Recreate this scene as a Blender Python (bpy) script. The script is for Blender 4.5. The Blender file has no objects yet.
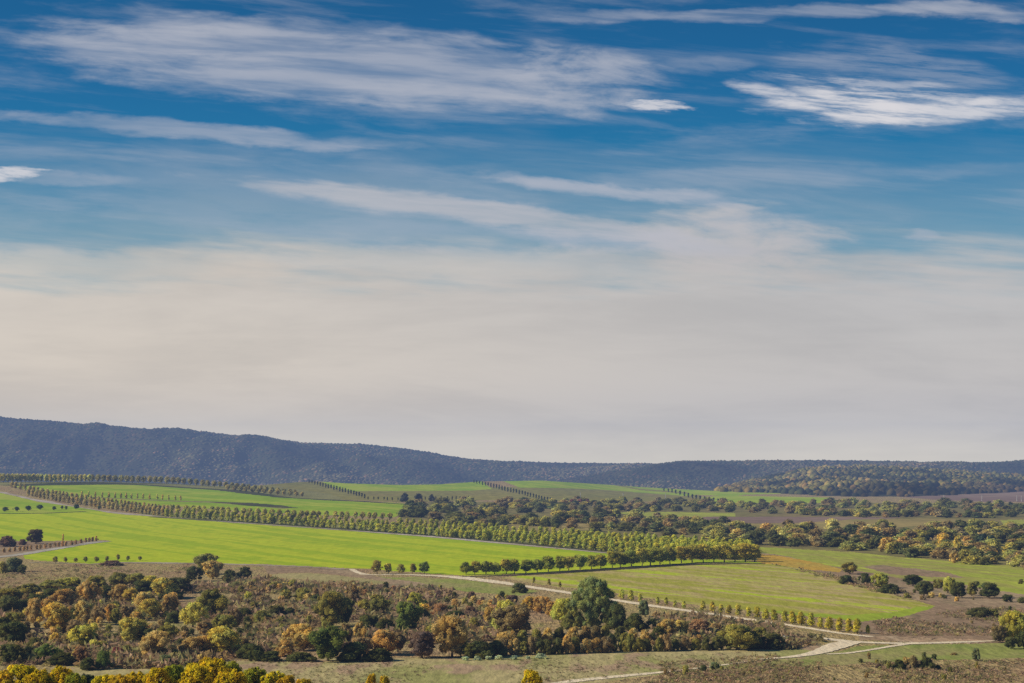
import bpy, math, random
import numpy as np
from mathutils import noise as mnoise

C = bpy.context.scene.collection
RND = random.Random(7)

# ------------------------------------------------------------------ camera geometry
F = 1911.0                      # focal length in pixels of a 1024 wide frame
CAM_Z = 42.0
T = 128.5 / F                   # tangent of the upward pitch
PITCH = math.atan(T)
CP, SP = math.cos(PITCH), math.sin(PITCH)

def slope(v):                   # how far the ray through image row v falls per metre
    w = (v - 341.5) / F
    return (w - T) / (1.0 + w * T)

# ------------------------------------------------------------------ the lie of the land
VK = np.array([470.0, 478, 484, 490, 497, 505, 515, 530, 545, 563, 600, 640, 683, 705, 760, 900, 1300])
def flat(v): return 42.0 / slope(v)
near = [flat(600), flat(640), flat(683), 235, 125, 62, 28]
UK = np.array([-400.0, 0, 250, 330, 512, 700, 1024, 1400])
DK = np.array([
    [2600, 2450, 2250, 2050, 1850, 1680, 1480, 1260, 1050, flat(563)] + near,
    [2650, 2450, 2250, 2050, 1850, 1680, 1480, 1260, 1050, flat(563)] + near,
    [3100, 2900, 2700, 2400, 2100, 1800, 1500, 1270, 1060, flat(563)] + near,
    [3300, 3100, 2900, 2600, 2250, 1850, 1560, 1290, 1065, flat(563)] + near,
    [3900, 3600, 3200, 2900, 2500, 2100, 1700, 1310, 1065, flat(563)] + near,
    [5600, 5200, 4600, 3800, flat(497), flat(505), flat(515), flat(530), flat(545), flat(563)] + near,
    [5600, 5200, 4700, 3900, flat(497), flat(505), flat(515), flat(530), flat(545), flat(563)] + near,
    [5600, 5200, 4700, 3900, flat(497), flat(505), flat(515), flat(530), flat(545), flat(563)] + near,
])
IDK = 1.0 / DK
def depth(u, v):
    """Distance of the ground seen in direction (u, v)."""
    u = np.asarray(u, float); v = np.asarray(v, float)
    u, v = np.broadcast_arrays(u, v)
    shp = u.shape
    uf, vf = u.ravel(), v.ravel()
    cols = np.stack([np.interp(vf, VK, IDK[k]) for k in range(len(UK))])
    ui = np.clip(np.interp(uf, UK, np.arange(len(UK))), 0, len(UK) - 1.0001)
    k = ui.astype(int); t = ui - k
    t = t * t * (3 - 2 * t)
    i = cols[k, np.arange(len(uf))] * (1 - t) + cols[k + 1, np.arange(len(uf))] * t
    return (1.0 / i).reshape(shp)

def pos(u, v):
    u = np.asarray(u, float); v = np.asarray(v, float)
    D = depth(u, v); s = slope(v)
    x = (u - 512.0) / F * D * (CP - s * SP)
    return x, D, CAM_Z - s * D
def P(u, v):
    x, y, z = pos(u, v)
    return float(x), float(y), float(z)
def px_m(u, v):                 # metres per pixel at that ground point
    return float(depth(u, v)) / F

# ------------------------------------------------------------------ helpers
def mesh_from(name, verts, faces, mats, matidx=None, smooth=False, attrs=None, nside=None):
    """verts (N,3); faces (M,k) numpy array of one polygon size."""
    me = bpy.data.meshes.new(name)
    verts = np.asarray(verts, np.float32); faces = np.asarray(faces, np.int32)
    n, m, k = len(verts), len(faces), faces.shape[1]
    me.vertices.add(n); me.vertices.foreach_set('co', verts.ravel())
    me.loops.add(m * k); me.loops.foreach_set('vertex_index', faces.ravel())
    me.polygons.add(m)
    me.polygons.foreach_set('loop_start', np.arange(0, m * k, k, dtype=np.int32))
    me.polygons.foreach_set('loop_total', np.full(m, k, np.int32))
    for mt in mats: me.materials.append(mt)
    if matidx is not None: me.polygons.foreach_set('material_index', np.asarray(matidx, np.int32))
    me.update(calc_edges=True)
    me.polygons.foreach_set('use_smooth', np.full(m, bool(smooth)) if np.isscalar(smooth) else np.asarray(smooth))
    if attrs:
        for an, data in attrs.items():
            a = me.color_attributes.new(an, 'FLOAT_COLOR', 'POINT')
            a.data.foreach_set('color', np.asarray(data, np.float32).ravel())
    me.validate()
    return me

def obj(name, me, parent=None, loc=None, color=None):
    o = bpy.data.objects.new(name, me); C.objects.link(o)
    if parent: o.parent = parent
    if loc is not None: o.location = loc
    if color is not None: o.color = (*color, 1)
    return o
def tag(o, label=None, cat=None, group=None, kind=None):
    if label: o['label'] = label
    if cat: o['category'] = cat
    if group: o['group'] = group
    if kind: o['kind'] = kind
    return o

def new_mat(name):
    m = bpy.data.materials.new(name); m.use_nodes = True
    nt = m.node_tree; nt.nodes.clear()
    return m, nt, nt.nodes, nt.links
class N:
    """thin wrapper for building node graphs"""
    def __init__(s, nt): s.nt = nt
    def add(s, t, **kw):
        n = s.nt.nodes.new(t)
        for k, v in kw.items(): setattr(n, k, v)
        return n
    def put(s, sock, val):
        if isinstance(val, bpy.types.NodeSocket): s.nt.links.new(val, sock)
        else: sock.default_value = val
    def math(s, op, a, b=None, c=None, clamp=False):
        n = s.add('ShaderNodeMath', operation=op, use_clamp=clamp)
        s.put(n.inputs[0], a)
        if b is not None: s.put(n.inputs[1], b)
        if c is not None: s.put(n.inputs[2], c)
        return n.outputs[0]
    def mix(s, f, a, b, mode='MIX'):
        n = s.add('ShaderNodeMix', data_type='RGBA', blend_type=mode)
        s.put(n.inputs[0], f)
        for i, c in ((6, a), (7, b)):
            if isinstance(c, tuple): c = (*c[:3], 1)
            s.put(n.inputs[i], c)
        return n.outputs[2]
    def ramp(s, v, lo, hi, a=0.0, b=1.0, smooth=True):
        n = s.add('ShaderNodeMapRange', interpolation_type='SMOOTHSTEP' if smooth else 'LINEAR')
        for i, x in enumerate((v, lo, hi, a, b)): s.put(n.inputs[i], x)
        return n.outputs[0]
    def noise(s, vec, scale, detail=3, rough=.55, dist=0.0):
        n = s.add('ShaderNodeTexNoise')
        s.put(n.inputs['Vector'], vec); n.inputs['Scale'].default_value = scale
        n.inputs['Detail'].default_value = detail; n.inputs['Roughness'].default_value = rough
        n.inputs['Distortion'].default_value = dist
        return n.outputs[0]
    def mapping(s, vec, rz=0.0, sc=(1, 1, 1)):
        r = s.add('ShaderNodeMapping', vector_type='POINT'); s.put(r.inputs[0], vec)
        r.inputs['Rotation'].default_value = (0, 0, -rz)
        q = s.add('ShaderNodeVectorMath', operation='MULTIPLY'); s.put(q.inputs[0], r.outputs[0]); q.inputs[1].default_value = sc
        return q.outputs[0]

def world_dir(a, b):
    xa, ya, _ = P(*a); xb, yb, _ = P(*b)
    return math.atan2(yb - ya, xb - xa)

def ground_mat(name, base, second, third, rz=0.0, across=0.03, along=0.004, stripe=0.0, patch=0.012, fine=0.35, fine_amt=.35, cut=(.42, .62), cut3=(.5, .68), bump=.25):
    """Soil or crop: broad patches, streaks along the tillage and a fine grain."""
    m, nt, nd, ln = new_mat(name); g = N(nt)
    geo = g.add('ShaderNodeNewGeometry').outputs['Position']
    v1 = g.mapping(geo, 0, (patch, patch * .35, patch))
    v2 = g.mapping(geo, rz, (along, across, along))
    v3 = g.mapping(geo, 0, (fine, fine * .22, fine))
    v4 = g.mapping(geo, 0, (fine * .25, fine * .06, fine))
    n1 = g.noise(v1, 1, 5, .6, .4); n2 = g.noise(v2, 1, 4, .6); n3 = g.noise(v3, 1, 3, .65); n4 = g.noise(v4, 1, 4, .6)
    f = g.math('ADD', g.math('MULTIPLY', n1, 1 - stripe), g.math('MULTIPLY', n2, stripe))
    f = g.math('ADD', g.math('MULTIPLY', f, .75), g.math('MULTIPLY', n4, .25))
    c = g.mix(g.ramp(f, *cut), base, second)
    h = g.math('ADD', g.math('MULTIPLY', n4, .6 - .4 * stripe), g.math('MULTIPLY', n2, .4 + .4 * stripe))
    c = g.mix(g.ramp(h, *cut3), c, third)
    k = g.ramp(n3, .25, .75, 1 - fine_amt, 1 + fine_amt, False)
    cc = g.add('ShaderNodeVectorMath', operation='SCALE'); g.put(cc.inputs[0], c); g.put(cc.inputs[3], k)
    d = g.add('ShaderNodeBsdfDiffuse'); g.put(d.inputs[0], cc.outputs[0])
    b = g.add('ShaderNodeBump'); b.inputs['Strength'].default_value = bump; b.inputs['Distance'].default_value = 1.2
    g.put(b.inputs['Height'], g.math('ADD', n3, n4)); g.put(d.inputs['Normal'], b.outputs[0])
    o = g.add('ShaderNodeOutputMaterial'); ln.new(d.outputs[0], o.inputs[0])
    return m

def foliage_mat(name, use_obj=True, trans=.34):
    m, nt, nd, ln = new_mat(name); g = N(nt)
    at = g.add('ShaderNodeAttribute', attribute_name='leaf')
    if use_obj:
        col = g.add('ShaderNodeObjectInfo').outputs['Color']
        c = g.mix(1.0, col, at.outputs['Color'], 'MULTIPLY')
    else:
        c = at.outputs['Color']
    geo = g.add('ShaderNodeNewGeometry').outputs['Position']
    n = g.noise(g.mapping(geo, 0, (1, 1, 1)), 1.1, 2)
    k = g.ramp(n, .3, .7, .75, 1.25, False)
    cc = g.add('ShaderNodeVectorMath', operation='SCALE'); g.put(cc.inputs[0], c); g.put(cc.inputs[3], k)
    d = g.add('ShaderNodeBsdfDiffuse'); g.put(d.inputs[0], cc.outputs[0])
    t = g.add('ShaderNodeBsdfTranslucent'); g.put(t.inputs[0], cc.outputs[0])
    mx = g.add('ShaderNodeMixShader'); mx.inputs[0].default_value = trans
    ln.new(d.outputs[0], mx.inputs[1]); ln.new(t.outputs[0], mx.inputs[2])
    o = g.add('ShaderNodeOutputMaterial'); ln.new(mx.outputs[0], o.inputs[0])
    return m
def plain_mat(name, col, col2=None, sc=2.0):
    m, nt, nd, ln = new_mat(name); g = N(nt)
    geo = g.add('ShaderNodeTexCoord').outputs['Object']
    n = g.noise(geo, sc, 4)
    c = g.mix(g.ramp(n, .35, .65), col, col2 or tuple(x * .6 for x in col))
    d = g.add('ShaderNodeBsdfDiffuse'); g.put(d.inputs[0], c)
    o = g.add('ShaderNodeOutputMaterial'); ln.new(d.outputs[0], o.inputs[0])
    return m

LEAF = foliage_mat('leaves')
MASS = foliage_mat('wood_mass', False, .1)
TUFT = foliage_mat('dry_tufts', False, .42)
BARK = plain_mat('bark', (.12, .09, .065), (.05, .04, .03), 3)
CONCRETE = plain_mat('pale_concrete', (.52, .49, .44), (.36, .33, .29), 1)

# ------------------------------------------------------------------ ground sheets
def inside(poly, u, v):
    poly = np.asarray(poly, float); r = np.zeros(u.shape, bool)
    n = len(poly); j = n - 1
    for i in range(n):
        xi, yi = poly[i]; xj, yj = poly[j]
        if yi != yj:
            c = ((yi > v) != (yj > v)) & (u < (xj - xi) * (v - yi) / (yj - yi) + xi)
            r ^= c
        j = i
    return r

CREST = np.array([(-400, 480), (0, 482), (100, 481.8), (170, 483.5), (215, 486), (245, 486.5), (270, 484.5), (300, 482), (320, 481.5), (345, 483.3),
                  (400, 485), (440, 484.3), (480, 481.5), (540, 480.5), (600, 484.2), (640, 487), (680, 489.2), (712, 490.8), (800, 491), (930, 491),
                  (1024, 489.8), (1400, 488)], float)
def crest(u): return np.interp(u, CREST[:, 0], CREST[:, 1])

U = np.linspace(-240, 1264, 1250)
R1 = 430
tt = np.linspace(0, 1, R1)
vtop = crest(U)[None, :]
# rows are dense where the land is far away
vrow = vtop + (690 - vtop) * (tt[:, None] ** 1.35)
vext = np.array([694, 700, 708, 720, 740, 770, 820, 900, 1050, 1300], float)[:, None] + 0 * U[None, :]
V = np.vstack([vrow, vext])
UU = np.broadcast_to(U[None, :], V.shape)
X, Y, Z = pos(UU, V)
# beyond the crest the land falls into the valley and runs to the horizon
xt, yt, zt = X[0], Y[0], Z[0]
back = []
for dd, zz in ((30, .25), (90, 1.4), (180, 4), (320, 10), (520, 20), (800, 34), (1300, 48)):
    k = dd + 0 * yt
    yb = yt + k; zb = np.maximum(zt - zz, -22)
    back.append((xt * yb / yt, yb, zb))
for yy in (7000, 9000, 14000, 26000):
    yb = np.full_like(yt, yy); back.append((xt * yb / yt, yb, np.full_like(yt, -22.0)))
back = back[::-1]
X = np.vstack([np.stack([b[0] for b in back]), X]); Y = np.vstack([np.stack([b[1] for b in back]), Y]); Z = np.vstack([np.stack([b[2] for b in back]), Z])
NB = len(back)
nr, nc = X.shape
verts = np.stack([X, Y, Z], -1).reshape(-1, 3)
ii = np.arange(nr - 1)[:, None] * nc + np.arange(nc - 1)[None, :]
quads = np.stack([ii, ii + nc, ii + nc + 1, ii + 1], -1).reshape(-1, 4)
Uc = (UU[:-1, :-1] + UU[1:, 1:]) / 2; Vc = (V[:-1, :-1] + V[1:, 1:]) / 2
# natural, slightly ragged field edges
rr = np.random.RandomState(3)
jit = np.cumsum(rr.randn(nc - 1)) ; jit = (jit - np.convolve(jit, np.ones(41) / 41, 'same')) * .12
Vj = Vc + jit[None, :] * np.clip((Vc - 478) / 100, .15, .9)

S_DIR = world_dir((600, 580), (900, 612))
F_DIR = world_dir((135, 515), (600, 551))
G2_DIR = world_dir((760, 548), (1000, 570))
grass_far = ground_mat('winter_wheat_far', (.25, .37, .022), (.36, .44, .03), (.38, .42, .05), rz=F_DIR, stripe=.6, across=.03, along=.002, fine=.12, fine_amt=.15, cut=(.45, .55), cut3=(.5, .6))
grass_main = ground_mat('winter_wheat', (.33, .43, .018), (.54, .55, .03), (.42, .49, .022), rz=F_DIR - .12, stripe=.85, across=.07, along=.0016, patch=.006, fine=.3, fine_amt=.12, cut=(.44, .56), cut3=(.48, .58), bump=.1)
stubble = ground_mat('stubble', (.36, .34, .055), (.48, .35, .17), (.42, .48, .035), rz=S_DIR, stripe=.9, across=.09, along=.0035, patch=.01, fine=.4, fine_amt=.2, cut=(.455, .545), cut3=(.52, .58))
stubble2 = ground_mat('green_stubble', (.34, .37, .055), (.31, .25, .09), (.40, .43, .06), rz=G2_DIR, stripe=.7, across=.05, along=.003, patch=.008, fine=.3, fine_amt=.2, cut=(.46, .56), cut3=(.5, .58))
heath = ground_mat('dry_heath', (.37, .275, .125), (.33, .215, .12), (.31, .28, .09), patch=.04, fine=.9, fine_amt=.55, bump=.6)
purple = ground_mat('purple_brown_soil', (.30, .20, .125), (.38, .275, .165), (.23, .18, .10), patch=.02, fine=.5, fine_amt=.35)
far_purple = ground_mat('far_ploughed_soil', (.23, .15, .12), (.29, .20, .15), (.18, .12, .09), patch=.004, fine=.08, fine_amt=.15)
vine = ground_mat('autumn_vineyard', (.27, .23, .06), (.20, .21, .06), (.30, .21, .08), rz=world_dir((400, 494), (600, 494)), stripe=.7, across=.05, along=.005, patch=.006, fine=.1, fine_amt=.3)
ochre = ground_mat('ochre_field', (.36, .27, .10), (.27, .21, .08), (.24, .24, .06), patch=.008, fine=.2, fine_amt=.2)
orange = ground_mat('orange_field', (.54, .33, .055), (.46, .29, .055), (.44, .33, .07), patch=.03, fine=.5, fine_amt=.3, rz=G2_DIR, stripe=.6)
meadow = ground_mat('dry_meadow', (.44, .36, .17), (.33, .31, .11), (.40, .275, .17), patch=.03, fine=.5, fine_amt=.3, cut=(.45, .55), cut3=(.5, .58))
verge = ground_mat('green_verge', (.28, .30, .075), (.34, .28, .12), (.22, .26, .06), patch=.05, fine=.6, fine_amt=.3)
woodfloor = ground_mat('wood_floor', (.20, .175, .06), (.25, .19, .08), (.14, .14, .05), patch=.01, fine=.15, fine_amt=.35)
strip = ground_mat('green_strip_grass', (.32, .40, .035), (.28, .33, .05), (.38, .44, .03), rz=S_DIR, stripe=.8, across=.08, along=.01, patch=.02, fine=.3, fine_amt=.2)
straw = ground_mat('straw_grass', (.40, .33, .15), (.33, .28, .12), (.29, .27, .10), patch=.02, fine=.4, fine_amt=.15)
sand = ground_mat('white_sand_track', (.78, .64, .45), (.70, .55, .37), (.54, .41, .26), patch=.15, fine=.8, fine_amt=.15, cut=(.5, .7), cut3=(.58, .75))
olive_soil = ground_mat('bare_orchard_soil', (.26, .24, .085), (.21, .20, .07), (.30, .25, .11), patch=.03, fine=.4, fine_amt=.3)  # olive brown soil tone, under the tree rows and on the dark bank

FIELDS = [
 ('ground', heath, None),
 # far hill behind
 ('vineyard_ground', vine, [(262, 480), (330, 480), (350, 488), (490, 487), (560, 487), (700, 495), (700, 502), (560, 501), (500, 500), (400, 502), (330, 499), (280, 497), (256, 492)]),
 ('green_field', grass_far, [(322, 482), (345, 479), (400, 480), (440, 480), (478, 478), (492, 489), (470, 490.6), (400, 491), (352, 491.2), (336, 488)]),
 ('green_field', grass_far, [(495, 478), (540, 478), (580, 478), (640, 480), (700, 484), (722, 492.5), (700, 494.2), (685, 496), (640, 492.5), (600, 489.6), (560, 488), (520, 487.6)]),
 ('vineyard_ground', vine, [(575, 478), (579, 478), (640, 488.8), (688, 492.5), (690, 494), (640, 490)]),
 ('green_field', grass_far, [(690, 487), (800, 486), (800, 493.2), (745, 494.6), (735, 496.2), (700, 495), (692, 491.5)]),
 ('green_field', grass_far, [(700, 497.5), (722, 495.5), (750, 496), (830, 497.6), (836, 500), (825, 505), (780, 506), (740, 505), (716, 502)]),
 ('ploughed_field', far_purple, [(895, 496.5), (940, 495.5), (990, 493), (1024, 491), (1400, 489), (1400, 501), (990, 502), (940, 500)]),
 # left hill
 ('green_field', grass_far, [(8, 485), (20, 484.2), (60, 483.6), (120, 483.6), (180, 487), (230, 490.4), (256, 494), (280, 497.4), (330, 500), (400, 503), (418, 506.6), (407, 510), (395, 517), (350, 516), (256, 512), (180, 506.5), (120, 504.5), (60, 496), (30, 491)]),
 ('orchard_ground', olive_soil, [(-240, 476), (5, 476), (100, 476), (180, 477), (262, 484), (330, 494), (345, 499.5), (330, 500), (280, 497.4), (256, 494), (230, 490.4), (180, 487), (120, 483.4), (60, 483.4), (8, 485), (-240, 490)]),
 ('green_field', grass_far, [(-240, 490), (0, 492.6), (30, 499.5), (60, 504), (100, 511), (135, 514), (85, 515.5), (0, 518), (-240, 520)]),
 ('dark_bank', olive_soil, [(84, 496.6), (180, 500.8), (212, 501.4), (255, 504.2), (292, 507.6), (285, 509), (255, 506.2), (212, 502.8), (180, 501.8), (84, 497.4)]),
 ('orchard_ground', olive_soil, [(150, 512), (256, 518), (350, 524), (430, 529), (510, 532), (600, 537), (690, 542), (765, 549), (765, 561), (690, 558.5), (640, 556.8), (606, 553.4), (560, 549), (500, 543.4), (430, 537), (350, 531), (256, 524.5), (180, 519), (135, 515)]),
 # big bright field
 ('bright_green_field', grass_main, [(-240, 512), (0, 514), (45, 513.5), (85, 512.2), (100, 511.6), (135, 515), (180, 519), (256, 524.5), (350, 531), (430, 537), (500, 543.4), (560, 549), (606, 553.4), (640, 556.8), (690, 559), (766, 561.5), (766, 563.4), (740, 562.8), (690, 563), (640, 566), (580, 570), (520, 574), (470, 575.5), (430, 573.5), (370, 569), (300, 566), (256, 564), (200, 562.8), (140, 562.6), (95, 564), (60, 562), (25, 559), (23, 555), (36, 552), (60, 547.5), (95, 542.6), (110, 540.6), (100, 540), (50, 541), (0, 542), (-240, 544)]),
 ('ploughed_field', purple, [(-240, 545), (0, 541), (50, 541), (103, 541.2), (60, 548), (35, 552), (0, 556), (-240, 562)]),
 # right middle
 ('woodland_ground', woodfloor, [(398, 518), (412, 506), (430, 502), (512, 502), (700, 503), (860, 503), (1264, 503), (1264, 580), (1060, 573), (1024, 567), (950, 561), (900, 557), (850, 552), (800, 549), (760, 547), (690, 543), (600, 537), (510, 532), (440, 526)]),
 ('ochre_field', ochre, [(512, 521), (560, 522), (600, 523), (590, 530), (512, 530)]),
 ('ploughed_field', far_purple, [(660, 516), (735, 517), (760, 516.6), (850, 517), (905, 517.5), (845, 522), (760, 523.4), (690, 520.6)]),
 ('ochre_field', ochre, [(690, 521), (760, 523.6), (800, 523), (850, 519.5), (930, 518.5), (985, 519), (960, 523), (900, 527), (840, 529), (760, 530), (700, 526)]),
 ('green_field', stubble2, [(612, 512.5), (660, 512), (735, 513), (735, 516.4), (690, 517), (640, 516)]),
 ('green_field', stubble2, [(1000, 520), (1060, 519), (1264, 518), (1264, 526), (1024, 527), (1004, 525)]),
 ('ploughed_field', purple, [(745, 551), (860, 566), (960, 583), (1050, 592), (1264, 606), (1264, 652), (860, 640), (860, 621), (930, 609), (935, 606), (860, 583), (766, 562)]),
 ('stubble_field', stubble2, [(690, 544), (760, 547), (800, 549), (850, 552), (900, 557), (950, 561), (1024, 567), (1264, 580), (1264, 606), (1060, 600), (1000, 591), (960, 584), (900, 578), (860, 571), (820, 564), (790, 557), (757, 551.5), (690, 548)]),
 ('ploughed_field', purple, [(862, 567), (880, 564.8), (910, 568), (950, 573), (965, 578), (930, 577), (890, 574)]),
 ('orange_field', orange, [(757, 554), (770, 555), (790, 557.6), (820, 563.4), (842, 569), (840, 572.2), (800, 569), (768, 564.6), (757, 561.5)]),
 ('stubble_field', stubble, [(500, 578), (520, 576), (560, 574), (600, 570.6), (650, 566.6), (690, 564), (740, 563.6), (770, 564), (800, 568), (830, 575), (850, 583), (880, 591), (905, 598), (935, 606), (930, 609), (910, 615), (880, 620), (862, 621.5), (840, 619), (760, 612), (700, 605), (640, 597), (600, 591), (560, 587), (520, 581)]),
 ('green_strip', strip, [(760, 609.6), (800, 613), (850, 615), (890, 612.5), (918, 607), (935, 606), (930, 609), (910, 615), (880, 620), (862, 621.5), (830, 618), (780, 613.4)]),
 # lower left band
 ('dry_grass_patch', straw, [(272, 574.5), (285, 573.2), (310, 573.4), (335, 575), (362, 578.5), (390, 582.4), (380, 584), (335, 583), (300, 579), (272, 577)]),
 ('heather_patch', purple, [(262, 564), (290, 565.4), (350, 569), (365, 573), (374, 576), (400, 579), (440, 583), (448, 588), (400, 588), (340, 584.4), (335, 583.6), (380, 584.4), (390, 582.2), (362, 578), (335, 574.4), (310, 572.8), (285, 572.6), (268, 574)]),
 ('green_verge', verge, [(378, 577), (420, 577.4), (460, 579), (500, 585), (540, 591), (520, 596), (470, 592), (440, 587), (410, 581)]),
 ('dry_meadow', meadow, [(60, 668), (150, 664), (270, 660), (350, 657), (430, 658), (512, 657), (560, 654), (640, 651), (760, 648), (820, 645), (850, 645), (835, 652), (800, 660), (760, 662), (700, 670), (640, 677), (560, 688), (500, 705), (0, 705)]),
 ('green_verge', verge, [(700, 668), (760, 662), (810, 658), (840, 651), (860, 646), (900, 645), (1000, 643), (1264, 645), (1264, 656), (1024, 658), (900, 661), (840, 665), (760, 669)]),
]
Vn = Vj
owner = np.zeros(Uc.shape, int)
for k, (n, m, poly) in enumerate(FIELDS):
    if poly is None: continue
    vv = Vn if k > 12 else Vc
    owner[inside(poly, Uc, vv)] = k
full_owner = np.zeros((nr - 1, nc - 1), int)
full_owner[NB:, :] = owner
full_owner = full_owner.ravel()
for k, (n, m, poly) in enumerate(FIELDS):
    q = quads[full_owner == k]
    if not len(q): continue
    used, inv = np.unique(q, return_inverse=True)
    me = mesh_from(n, verts[used], inv.reshape(-1, 4), [m], smooth=True)
    tag(obj(n, me), kind='structure')

# ------------------------------------------------------------------ tracks
def densify(pts, step=2.0):
    out = []
    for a, b in zip(pts, pts[1:]):
        n = max(1, int(math.hypot(b[0] - a[0], b[1] - a[1]) / step))
        for i in range(n):
            t = i / n; out.append([a[j] + (b[j] - a[j]) * t for j in range(len(a))])
    out.append(list(pts[-1])); return out
def track(name, pts, mat, lift=.08, rag=.18, seed=1):
    """pts: (u, v, width in metres on the ground)"""
    d = densify(pts, 1.5); r = random.Random(seed)
    w = []
    for (u, v, wd) in d: w.append((*P(u, v), wd))
    w = np.array(w)
    t = np.gradient(w[:, :2], axis=0); t /= np.linalg.norm(t, axis=1)[:, None] + 1e-9
    nrm = np.stack([-t[:, 1], t[:, 0]], 1)
    vs = []
    for i in range(len(w)):
        for s in (-1, -.34, .34, 1):
            k = w[i, 3] / 2 * s * (1 + r.uniform(-rag, rag) * (abs(s) == 1))
            x, y = w[i, 0] + nrm[i, 0] * k, w[i, 1] + nrm[i, 1] * k
            vs.append((x, y, ground_z(x, y) + lift))
    n = len(w)
    f = [(4 * i + j, 4 * i + j + 1, 4 * i + 5 + j, 4 * i + 4 + j) for i in range(n - 1) for j in range(3)]
    me = mesh_from(name, vs, f, [mat], smooth=True)
    return tag(obj(name, me), kind='structure')
def ground_z(x, y):
    """height of the land at a place on the map"""
    lo, hi = 470.5, 1299.0
    for _ in range(34):
        m = (lo + hi) / 2
        s = slope(m)
        u = 512 + x * F / (y * (CP - s * SP))
        if float(depth(u, m)) > y: lo = m
        else: hi = m
    return CAM_Z - slope((lo + hi) / 2) * y

track('dirt_track', [(330, 568.6, 3), (351, 569.2, 3), (358, 572.8, 2.5), (366, 574.6, 4), (380, 575, 4), (392, 574.4, 5), (405, 574.6, 5), (440, 576, 6.5), (460, 577.5, 9), (480, 580, 8), (500, 582.6, 7), (512, 584.4, 5.2), (530, 587, 5), (560, 591.6, 4.6), (590, 596.4, 4.2), (620, 601, 4), (650, 605.6, 4), (700, 612.6, 3.8), (730, 617, 3.6), (760, 621, 3.4), (800, 627, 3), (840, 633.4, 2.4), (872, 637, 2.5)], sand)
track('dirt_track', [(996, 641, 1.2), (975, 641.8, 2.6), (940, 643, 4), (905, 643.8, 4.4), (870, 642.8, 4.2), (848, 641.8, 5), (832, 639.6, 3.5), (816, 637.4, 1.5)], sand, .10, .07, seed=2)
track('dirt_track', [(856, 642, 4), (844, 643.8, 6.5), (834, 647.2, 6), (822, 651.6, 4.6), (808, 655, 3.6), (790, 657.4, 2.6), (770, 658.9, 1.9), (756, 659.8, 1.2)], sand, .12, .07, seed=3)
track('dirt_track', [(905, 644.4, 2.2), (886, 647.4, 1.8), (866, 650.8, 1.8), (846, 653.6, 1.8), (826, 654.4, 1.4)], sand, .09, seed=4)
track('dirt_track', [(548, 685, 3), (580, 680.4, 3.4), (620, 676.4, 3.4), (650, 673.6, 2.6), (680, 670.4, 1.6), (720, 665.6, 1.3), (756, 660.6, 1.2)], sand, .08, seed=5)
track('sandy_apron', [(882, 636.4, 5), (900, 639, 12), (930, 640.6, 15), (965, 641.2, 12), (990, 641.2, 5)], ground_mat('pink_sand', (.50, .33, .21), (.36, .25, .15), (.60, .46, .33), patch=.1, fine=.6, fine_amt=.3), .05, .4, 6)
track('dirt_track', [(-60, 488.5, 7), (0, 492, 8), (18, 496, 7), (32, 499.4, 7), (45, 501.6, 14), (60, 504.4, 6), (80, 507.4, 4), (100, 510.6, 4), (115, 512.8, 11), (135, 514.6, 15), (150, 515.8, 5), (180, 518.4, 5), (256, 524, 4), (350, 530.6, 6), (430, 536.6, 9), (500, 543, 8), (560, 548.6, 5), (606, 553, 4)], ground_mat('grey_track', (.50, .42, .36), (.36, .29, .20), (.25, .2, .12), patch=.02, fine=.3, fine_amt=.2), .1, seed=7)
track('dirt_track', [(-60, 563, 6), (0, 557, 7), (20, 554.6, 7), (36, 552, 7), (60, 548, 7), (82, 544.4, 6), (95, 542.4, 9), (106, 541.2, 8)], ground_mat('ash_track', (.50, .45, .38), (.38, .33, .26), (.3, .26, .18), patch=.03, fine=.3, fine_amt=.2), .1, seed=8)
track('dirt_track', [(30, 562.5, 4), (90, 564.2, 4), (120, 562.6, 8), (150, 563, 12), (200, 563.6, 9), (256, 565, 7), (300, 566.6, 5), (345, 569.4, 7)], ground_mat('field_path', (.42, .34, .25), (.3, .24, .15), (.2, .17, .1), patch=.03, fine=.3, fine_amt=.2), .09, seed=9)
track('dark_strip', [(462, 577, 2), (520, 575, 6), (580, 571.6, 8), (640, 567.6, 8), (690, 564.6, 8), (740, 563.6, 6), (765, 563.8, 4)], ground_mat('front_row_shade', (.05, .045, .03), (.08, .07, .04), (.03, .03, .02), patch=.05, fine=.4, fine_amt=.3), .12, seed=10)  # shade below the front tree row, painted as a dark strip
DARK_GROUND = ground_mat('dark_strip_ground', (.07, .075, .035), (.10, .09, .045), (.05, .05, .03), patch=.02, fine=.2, fine_amt=.3)  # dark ground colour for painted row shade and for plain dark lines
track('dark_strip', [(10, 485.6, 30), (40, 484.6, 38), (100, 483.4, 40), (140, 484.6, 36), (180, 487.4, 36), (228, 490.2, 30), (258, 494, 26), (285, 497.6, 24), (320, 499.6, 22), (360, 501.4, 20), (415, 505, 12)], DARK_GROUND, .15, seed=11)  # left part is the hilltop row's shade painted on the ground
track('dark_strip', [(212, 502, 10), (240, 503.2, 26), (265, 505.6, 34), (292, 508, 14)], DARK_GROUND, .16, seed=12)
track('dark_strip', [(0, 513.8, 5), (45, 513.3, 5), (85, 511.6, 5)], DARK_GROUND, .16, seed=13)
track('dark_strip', [(150, 517, 5), (256, 522.8, 8), (350, 529.4, 9), (430, 535.3, 9), (500, 541.6, 8), (560, 547.4, 6), (606, 551.8, 4)], DARK_GROUND, .13, seed=14)  # shade on the near side of the plantation, painted dark

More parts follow.
